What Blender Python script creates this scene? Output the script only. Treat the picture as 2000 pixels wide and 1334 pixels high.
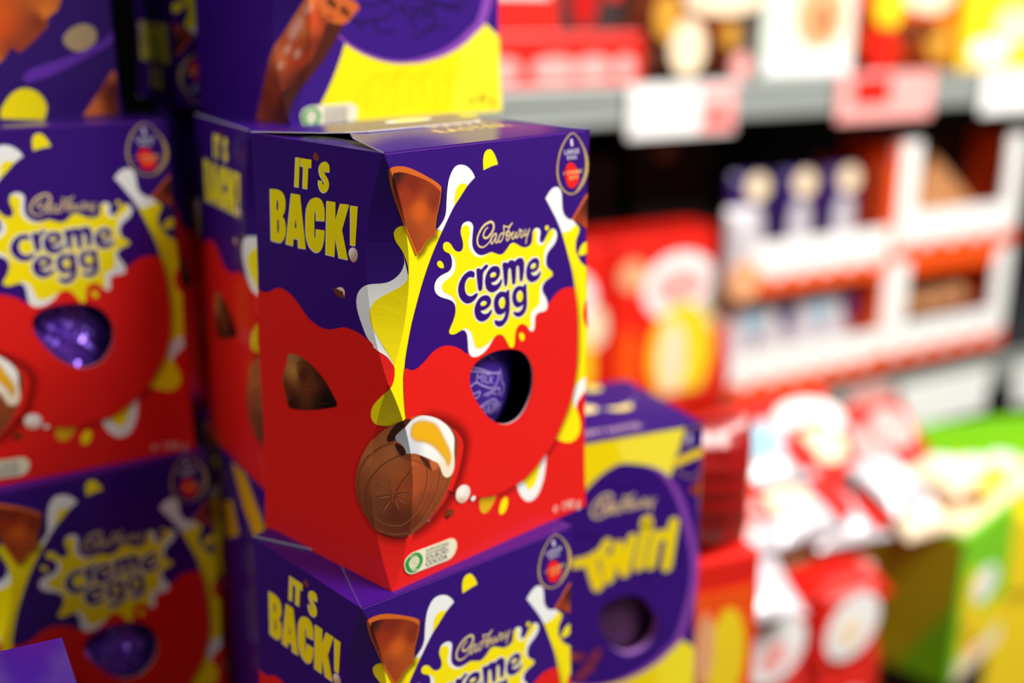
import bpy, bmesh, math, json, random
from mathutils import Vector, Matrix
from mathutils.geometry import tessellate_polygon
for o in list(bpy.data.objects): bpy.data.objects.remove(o)
SC=bpy.context.scene; COL=SC.collection
random.seed(7)
EYE=1.30                                   # camera height above the shop floor
# ---------------------------------------------------------------- camera
cd=bpy.data.cameras.new('camera'); cam=bpy.data.objects.new('camera',cd); COL.objects.link(cam)
cd.sensor_width=36; cd.lens=2338.66/2000*36; cd.clip_start=.01; cd.clip_end=60
PITCH,ROLL=.28552,.00885
cam.matrix_world=Matrix.Translation((0,0,EYE))@Matrix.Rotation(math.pi/2-PITCH,4,'X')@Matrix.Rotation(ROLL,4,'Z')
cd.dof.use_dof=True; cd.dof.focus_distance=.468; cd.dof.aperture_fstop=2.9; cd.dof.aperture_blades=9
SC.camera=cam
# ---------------------------------------------------------------- world, lamps, exposure
w=bpy.data.worlds.new('shop_air'); SC.world=w; w.use_nodes=True
w.node_tree.nodes['Background'].inputs[0].default_value=(1,.97,.93,1); w.node_tree.nodes['Background'].inputs[1].default_value=.10
def area(name,loc,target,sx,sy,watts,col=(1,.97,.92)):
    l=bpy.data.lights.new(name,'AREA'); l.shape='RECTANGLE'; l.size=sx; l.size_y=sy; l.energy=watts; l.color=col
    o=bpy.data.objects.new(name,l); COL.objects.link(o); o.location=loc
    o.rotation_euler=(Vector(target)-Vector(loc)).to_track_quat('-Z','Y').to_euler()
    return o
area('aisle_lamp',(1.25,.35,EYE+1.35),(.35,1.0,EYE-.2),1.1,.8,78)
area('added_shelf_fill',(1.35,1.05,EYE+.75),(.75,2.0,EYE-.35),.6,.3,16)  # added fill that brightens the shelving bay, no fixture of the shop
area('added_left_fill',(-1.25,.05,EYE+.85),(-.1,.5,EYE-.2),.8,.6,11)  # added fill from the left for the cartons' side faces
area('added_front_fill',(-.1,-1.0,EYE+1.25),(-.1,.55,EYE-.2),1.2,.6,5)  # added weak fill from behind the camera, no real panel
SC.view_settings.view_transform='Standard'; SC.view_settings.look='None'
SC.view_settings.exposure=0.0; SC.view_settings.gamma=1.0; SC.view_settings.use_curve_mapping=False
# ---------------------------------------------------------------- helpers
def lin(c):
    f=lambda v:(v/255/12.92 if v<=10 else ((v/255+.055)/1.055)**2.4)
    return tuple(f(v) for v in c[:3])+((c[3],) if len(c)>3 else (1.0,))
def mat(name,rgb,rough=.4,metal=0,spec=.5,bump=0,scale=300,coat=0,var=.06,emit=0):
    m=bpy.data.materials.new(name); m.use_nodes=True; nt=m.node_tree; b=nt.nodes['Principled BSDF']
    n=nt.nodes.new('ShaderNodeTexNoise'); n.inputs['Scale'].default_value=scale; n.inputs['Detail'].default_value=4
    tc=nt.nodes.new('ShaderNodeTexCoord'); nt.links.new(tc.outputs['Object'],n.inputs['Vector'])
    mx=nt.nodes.new('ShaderNodeMix'); mx.data_type='RGBA'; c=lin(rgb)
    mx.inputs[6].default_value=tuple(v*(1-var) for v in c[:3])+(1,); mx.inputs[7].default_value=tuple(min(1,v*(1+var)) for v in c[:3])+(1,)
    nt.links.new(n.outputs[0],mx.inputs[0]); nt.links.new(mx.outputs[2],b.inputs['Base Color'])
    b.inputs['Roughness'].default_value=rough; b.inputs['Metallic'].default_value=metal
    b.inputs['Specular IOR Level'].default_value=spec; b.inputs['Coat Weight'].default_value=coat; b.inputs['Coat Roughness'].default_value=.15
    if bump:
        bp=nt.nodes.new('ShaderNodeBump'); bp.inputs['Strength'].default_value=bump; bp.inputs['Distance'].default_value=.002
        nt.links.new(n.outputs[0],bp.inputs['Height']); nt.links.new(bp.outputs[0],b.inputs['Normal'])
    return m
def print_mat(name,alpha):
    m=bpy.data.materials.new(name); m.use_nodes=True; nt=m.node_tree; b=nt.nodes['Principled BSDF']
    a=nt.nodes.new('ShaderNodeVertexColor'); a.layer_name='ink'
    tc=nt.nodes.new('ShaderNodeTexCoord'); n=nt.nodes.new('ShaderNodeTexNoise'); n.inputs['Scale'].default_value=900
    nt.links.new(tc.outputs['Object'],n.inputs['Vector'])
    bp=nt.nodes.new('ShaderNodeBump'); bp.inputs['Strength'].default_value=.05; bp.inputs['Distance'].default_value=.0004
    nt.links.new(n.outputs[0],bp.inputs['Height']); nt.links.new(bp.outputs[0],b.inputs['Normal'])
    nt.links.new(a.outputs['Color'],b.inputs['Base Color'])
    b.inputs['Roughness'].default_value=.5; b.inputs['Specular IOR Level'].default_value=.16
    b.inputs['Coat Weight'].default_value=.6; b.inputs['Coat Roughness'].default_value=.11
    if alpha:
        t=nt.nodes.new('ShaderNodeBsdfTransparent'); s=nt.nodes.new('ShaderNodeMixShader')
        nt.links.new(a.outputs['Alpha'],s.inputs[0]); nt.links.new(t.outputs[0],s.inputs[1]); nt.links.new(b.outputs[0],s.inputs[2])
        nt.links.new(s.outputs[0],nt.nodes['Material Output'].inputs['Surface'])
    return m
INK=print_mat('printed_card',False); SOFT=print_mat('soft_print',True)
CARD=mat('raw_card_edge',(232,226,232),.7,scale=800)
FOIL=mat('purple_foil',(128,74,235),.22,.45,spec=1,bump=.6,scale=70,var=.3)
FOILS=mat('smooth_purple_foil',(92,54,190),.32,.5,bump=.25,scale=160,var=.2)
FOILT=mat('pale_foil_lettering',(190,165,240),.4,.2)
PLUM=mat('dull_plum_foil',(104,64,108),.38,.5,bump=.5,scale=70,var=.2)
def link(name,me,parent=None,mats=(),smooth=False):
    o=bpy.data.objects.new(name,me); COL.objects.link(o)
    for m in mats: me.materials.append(m)
    if smooth: me.polygons.foreach_set('use_smooth',[True]*len(me.polygons))
    if parent: o.parent=parent
    return o
def root(name,loc,rz,label,cat,group=None):
    o=bpy.data.objects.new(name,None); COL.objects.link(o); o.empty_display_size=.02
    o.location=loc; o.rotation_euler=(0,0,rz); o['label']=label; o['category']=cat
    if group: o['group']=group
    return o
def structure(o): o['kind']='structure'; return o
# ---------------------------------------------------------------- the folded carton: a point on its skin from (u,z) of the flat blank, in mm
W,D,H,E=118.4,85.7,180.0,2.1      # carton front width, depth, height, flare towards the foot (mm)
CM,BB=11.5,4.0                    # depth of the curved corner cuts; their width on the unrolled blank
def cut(z,k=0):
    s=min(max(z/H,0),1)*2
    s=s-1 if s>1 else s
    return max((CM if k in (0,W+D) else 1.6)*4*s*(1-s),.05)
def sharp(u,z):
    e=E*(H-z)/H; per=2*(W+D)
    u=(u+D)%per-D
    if u<0: return (-e,-e+(-u)*(D+2*e)/D)
    if u<=W: return (-e+u*(W+2*e)/W,-e)
    if u<=W+D: return (W+e,-e+(u-W)*(D+2*e)/D)
    return (W+e-(u-W-D)*(W+2*e)/W,D+e)
KN=[-D,0,W,W+D,2*W+D]
def surf(u,z):
    for k in KN:
        c=cut(z,k)
        if abs(u-k)<c:
            a=sharp(k-c,z);b=sharp(k+c,z);t=(u-k+c)/(2*c)
            return (a[0]+(b[0]-a[0])*t,a[1]+(b[1]-a[1])*t,z)
    p=sharp(u,z)
    return (p[0],p[1],z)
def u2v(u,z):
    for k in KN:
        c=cut(z,k)
        if abs(u-k)<=c: return k+(u-k)/c*BB
    for a,b in zip(KN,KN[1:]):
        ca,cb=cut(z,a),cut(z,b)
        if a<u<b: return a+BB+(u-a-ca)*(b-a-2*BB)/(b-a-ca-cb)
    return u
def v2u(v,z):
    for k in KN:
        if abs(v-k)<=BB: return k+(v-k)/BB*cut(z,k)
    for a,b in zip(KN,KN[1:]):
        ca,cb=cut(z,a),cut(z,b)
        if a<v<b: return a+ca+(v-a-BB)*(b-a-ca-cb)/(b-a-2*BB)
    return v

def rot_pt(p,turn): return (W-p[0],D-p[1],p[2]) if turn else p
def skin(u,z,off,turn=False):
    p=Vector(surf(u,z)); d=.25
    a=Vector(surf(u+d,z))-Vector(surf(u-d,z)); b=Vector(surf(u,min(z+d,H)))-Vector(surf(u,max(z-d,0)))
    n=a.cross(b)
    if n.length<1e-9: n=Vector((0,-1,0))
    return Vector(rot_pt(p+n.normalized()*off,turn))/1000
def smooth_path(pts,closed=True,step=2):
    """pts (u,z[,1]) in 1/100 mm, a third entry marks a sharp corner; Catmull-Rom between corners"""
    P=[(p[0]/100,p[1]/100) for p in pts]; C=[len(p)>2 for p in pts]; n=len(P); out=[]
    for i in range(n if closed else n-1):
        p1,p2=P[i],P[(i+1)%n]
        p0=P[i-1] if (i>0 or closed) and not C[i] else None
        p3=P[(i+2)%n] if (closed or i+2<n) and not C[(i+1)%n] else None
        if p0 is None: p0=(2*p1[0]-p2[0],2*p1[1]-p2[1])
        if p3 is None: p3=(2*p2[0]-p1[0],2*p2[1]-p1[1])
        k=1 if (C[i] and C[(i+1)%n]) else step
        L=math.dist(p1,p2)
        if k>1: k=max(k,min(6,int(L/1.2)))
        for j in range(k):
            t=j/k
            out.append(tuple(.5*((2*b)+(-a+c)*t+(2*a-5*b+4*c-d)*t*t+(-a+3*b-3*c+d)*t**3) for a,b,c,d in zip(p0,p1,p2,p3)))
    if not closed: out.append(P[-1])
    return out
def dilate(path,d):
    n=len(path); s=sum(path[i][0]*path[(i+1)%n][1]-path[(i+1)%n][0]*path[i][1] for i in range(n)); sg=1 if s>0 else -1
    out=[]
    for i in range(n):
        a,b=path[i-1],path[(i+1)%n]; dx,dy=b[0]-a[0],b[1]-a[1]; l=math.hypot(dx,dy) or 1
        out.append((path[i][0]+sg*dy/l*d,path[i][1]-sg*dx/l*d))
    return out
class Ink:
    """flat print gathered into one thin mesh that follows the carton's skin"""
    def __init__(s): s.v=[];s.f=[];s.c=[]
    def add(s,outline,col,layer,holes=(),fine=0,clip=True):
        """outline in mm; col is an sRGB triple or a function (u,z)->sRGB"""
        loops=[[(u2v(*q),q[1]) for q in ((p[0],min(max(p[1],0),H)) for p in l)] for l in (outline,*holes)]
        flat=[p for l in loops for p in l]
        tri=tessellate_polygon([[Vector((x,y,0)) for x,y in l] for l in loops])
        bm=bmesh.new(); bv=[bm.verts.new((x,y,0)) for x,y in flat]
        for t in tri:
            try: bm.faces.new([bv[i] for i in t])
            except ValueError: pass
        xs=[p[0] for p in flat]; zs=[p[1] for p in flat]
        cuts=[]
        for k in KN:
            for e in (k-BB,k+BB):
                if min(xs)<e<max(xs): cuts.append(('x',e))
        near=any(min(xs)<k+BB and max(xs)>k-BB for k in KN)
        st=fine or 5
        if near or fine:
            z=math.floor(min(zs)/st)*st+st
            while z<max(zs): cuts.append(('z',z)); z+=st
            if min(zs)<90<max(zs) and not fine: cuts.append(('z',90.01))
        if fine:
            x=math.floor(min(xs)/st)*st+st
            while x<max(xs): cuts.append(('x',x)); x+=st
        for ax,e in cuts:
            bmesh.ops.bisect_plane(bm,geom=bm.verts[:]+bm.edges[:]+bm.faces[:],dist=1e-5,plane_co=(e,e,0),plane_no=(1,0,0) if ax=='x' else (0,1,0))
        bm.verts.index_update(); b=len(s.v)
        for vv in bm.verts:
            z=vv.co.y; u=v2u(vv.co.x,z); s.v.append((u,z,layer)); s.c.append(lin(col(u,z)) if callable(col) else lin(col))
        for f in bm.faces:
            q=[l.vert for l in f.loops]; ar=sum(q[i].co.x*q[(i+1)%len(q)].co.y-q[(i+1)%len(q)].co.x*q[i].co.y for i in range(len(q)))
            ids=[b+x.index for x in q]; s.f.append(ids if ar>0 else ids[::-1])
        bm.free()
    def ribbon(s,path,wa,wb,ca,cb,layer,closed=False):
        """band along a path, from offset wa (colour ca) to offset wb (colour cb)"""
        n=len(path); b=len(s.v)
        for i,p in enumerate(path):
            a=path[i-1] if i or closed else p; c=path[(i+1)%n] if i<n-1 or closed else p
            dx,dy=c[0]-a[0],c[1]-a[1]; l=math.hypot(dx,dy) or 1; nx,ny=dy/l,-dx/l
            A=wa(i/(n-1)) if callable(wa) else wa; B=wb(i/(n-1)) if callable(wb) else wb
            for o,cc in ((A,ca),(B,cb)):
                s.v.append((p[0]+nx*o,min(max(p[1]+ny*o,0),H),layer)); s.c.append(lin(cc))
        for i in range(n if closed else n-1):
            j=(i+1)%n; s.f.append([b+2*i,b+2*i+1,b+2*j+1,b+2*j])
    def stroke(s,path,w,col,layer):
        s.ribbon(path,(lambda t:-w(t)/2) if callable(w) else -w/2,(lambda t:w(t)/2) if callable(w) else w/2,col,col,layer)
        if not callable(w):
            for e in (path[0],path[-1]): s.add([(e[0]+w/2*math.cos(a*math.pi/7),e[1]+w/2*math.sin(a*math.pi/7)) for a in range(14)],col,layer+.15)
    def text(s,body,a,b,c,col,layer,bold=.012,space=1.0):
        """a baseline start, b baseline end, c top of capitals above a (mm)"""
        vs,fs=text_mesh(body,bold,space); x1=max(v[0] for v in vs); x0=min(v[0] for v in vs); ch=text_mesh('H',bold,1)[0]; y1=max(v[1] for v in ch)
        base=len(s.v)
        for x,y in vs:
            t=(x-x0)/(x1-x0); r=y/y1
            s.v.append((a[0]+(b[0]-a[0])*t+(c[0]-a[0])*r,a[1]+(b[1]-a[1])*t+(c[1]-a[1])*r,layer)); s.c.append(lin(col))
        s.f+=[[base+i for i in f] for f in fs]
    def build(s,name,turned=False,soft=False):
        me=bpy.data.meshes.new(name); V=[];F=[];C=[]
        for turn in (turned,):
            b=len(V); V+=[skin(u,z,.03+.055*l,turn) for u,z,l in s.v]; F+=[[b+i for i in f] for f in s.f]; C+=s.c
        me.from_pydata(V,[],F); at=me.color_attributes.new('ink','FLOAT_COLOR','POINT')
        at.data.foreach_set('color',[x for c in C for x in c]); me.materials.append(SOFT if soft else INK)
        return me
_T={}
def text_mesh(body,bold,space):
    k=(body,bold,space)
    if k not in _T:
        cu=bpy.data.curves.new('lettering','FONT'); cu.body=body; cu.offset=bold; cu.space_character=space; cu.resolution_u=3
        o=bpy.data.objects.new('lettering',cu); COL.objects.link(o); me=bpy.data.meshes.new_from_object(o.evaluated_get(bpy.context.evaluated_depsgraph_get()))
        _T[k]=([(v.co.x,v.co.y) for v in me.vertices],[list(p.vertices) for p in me.polygons])
        bpy.data.objects.remove(o); bpy.data.curves.remove(cu); bpy.data.meshes.remove(me)
    return _T[k]
def blend(pts):
    def f(u,z):
        sw=0;c=[0,0,0]
        for pu,pz,rgb in pts:
            w_=1/((u-pu)**2+(z-pz)**2+1.5)**1.6; sw+=w_
            for i in range(3): c[i]+=w_*rgb[i]
        return tuple(x/sw for x in c)
    return f
def oval(cx,cz,rx,rz,n=28,rot=0,egg=0):
    o=[]
    for i in range(n):
        a=2*math.pi*i/n; x=rx*math.cos(a)*(1-egg*math.sin(a)); y=rz*math.sin(a)
        o.append((cx+x*math.cos(rot)-y*math.sin(rot),cz+x*math.sin(rot)+y*math.cos(rot)))
    return o
PURPLE=(50,6,114); RED=(226,26,20); YEL=(250,228,0); WHITE=(240,240,238); GOLD=(226,200,140); CHOC=(120,52,18)
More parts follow.
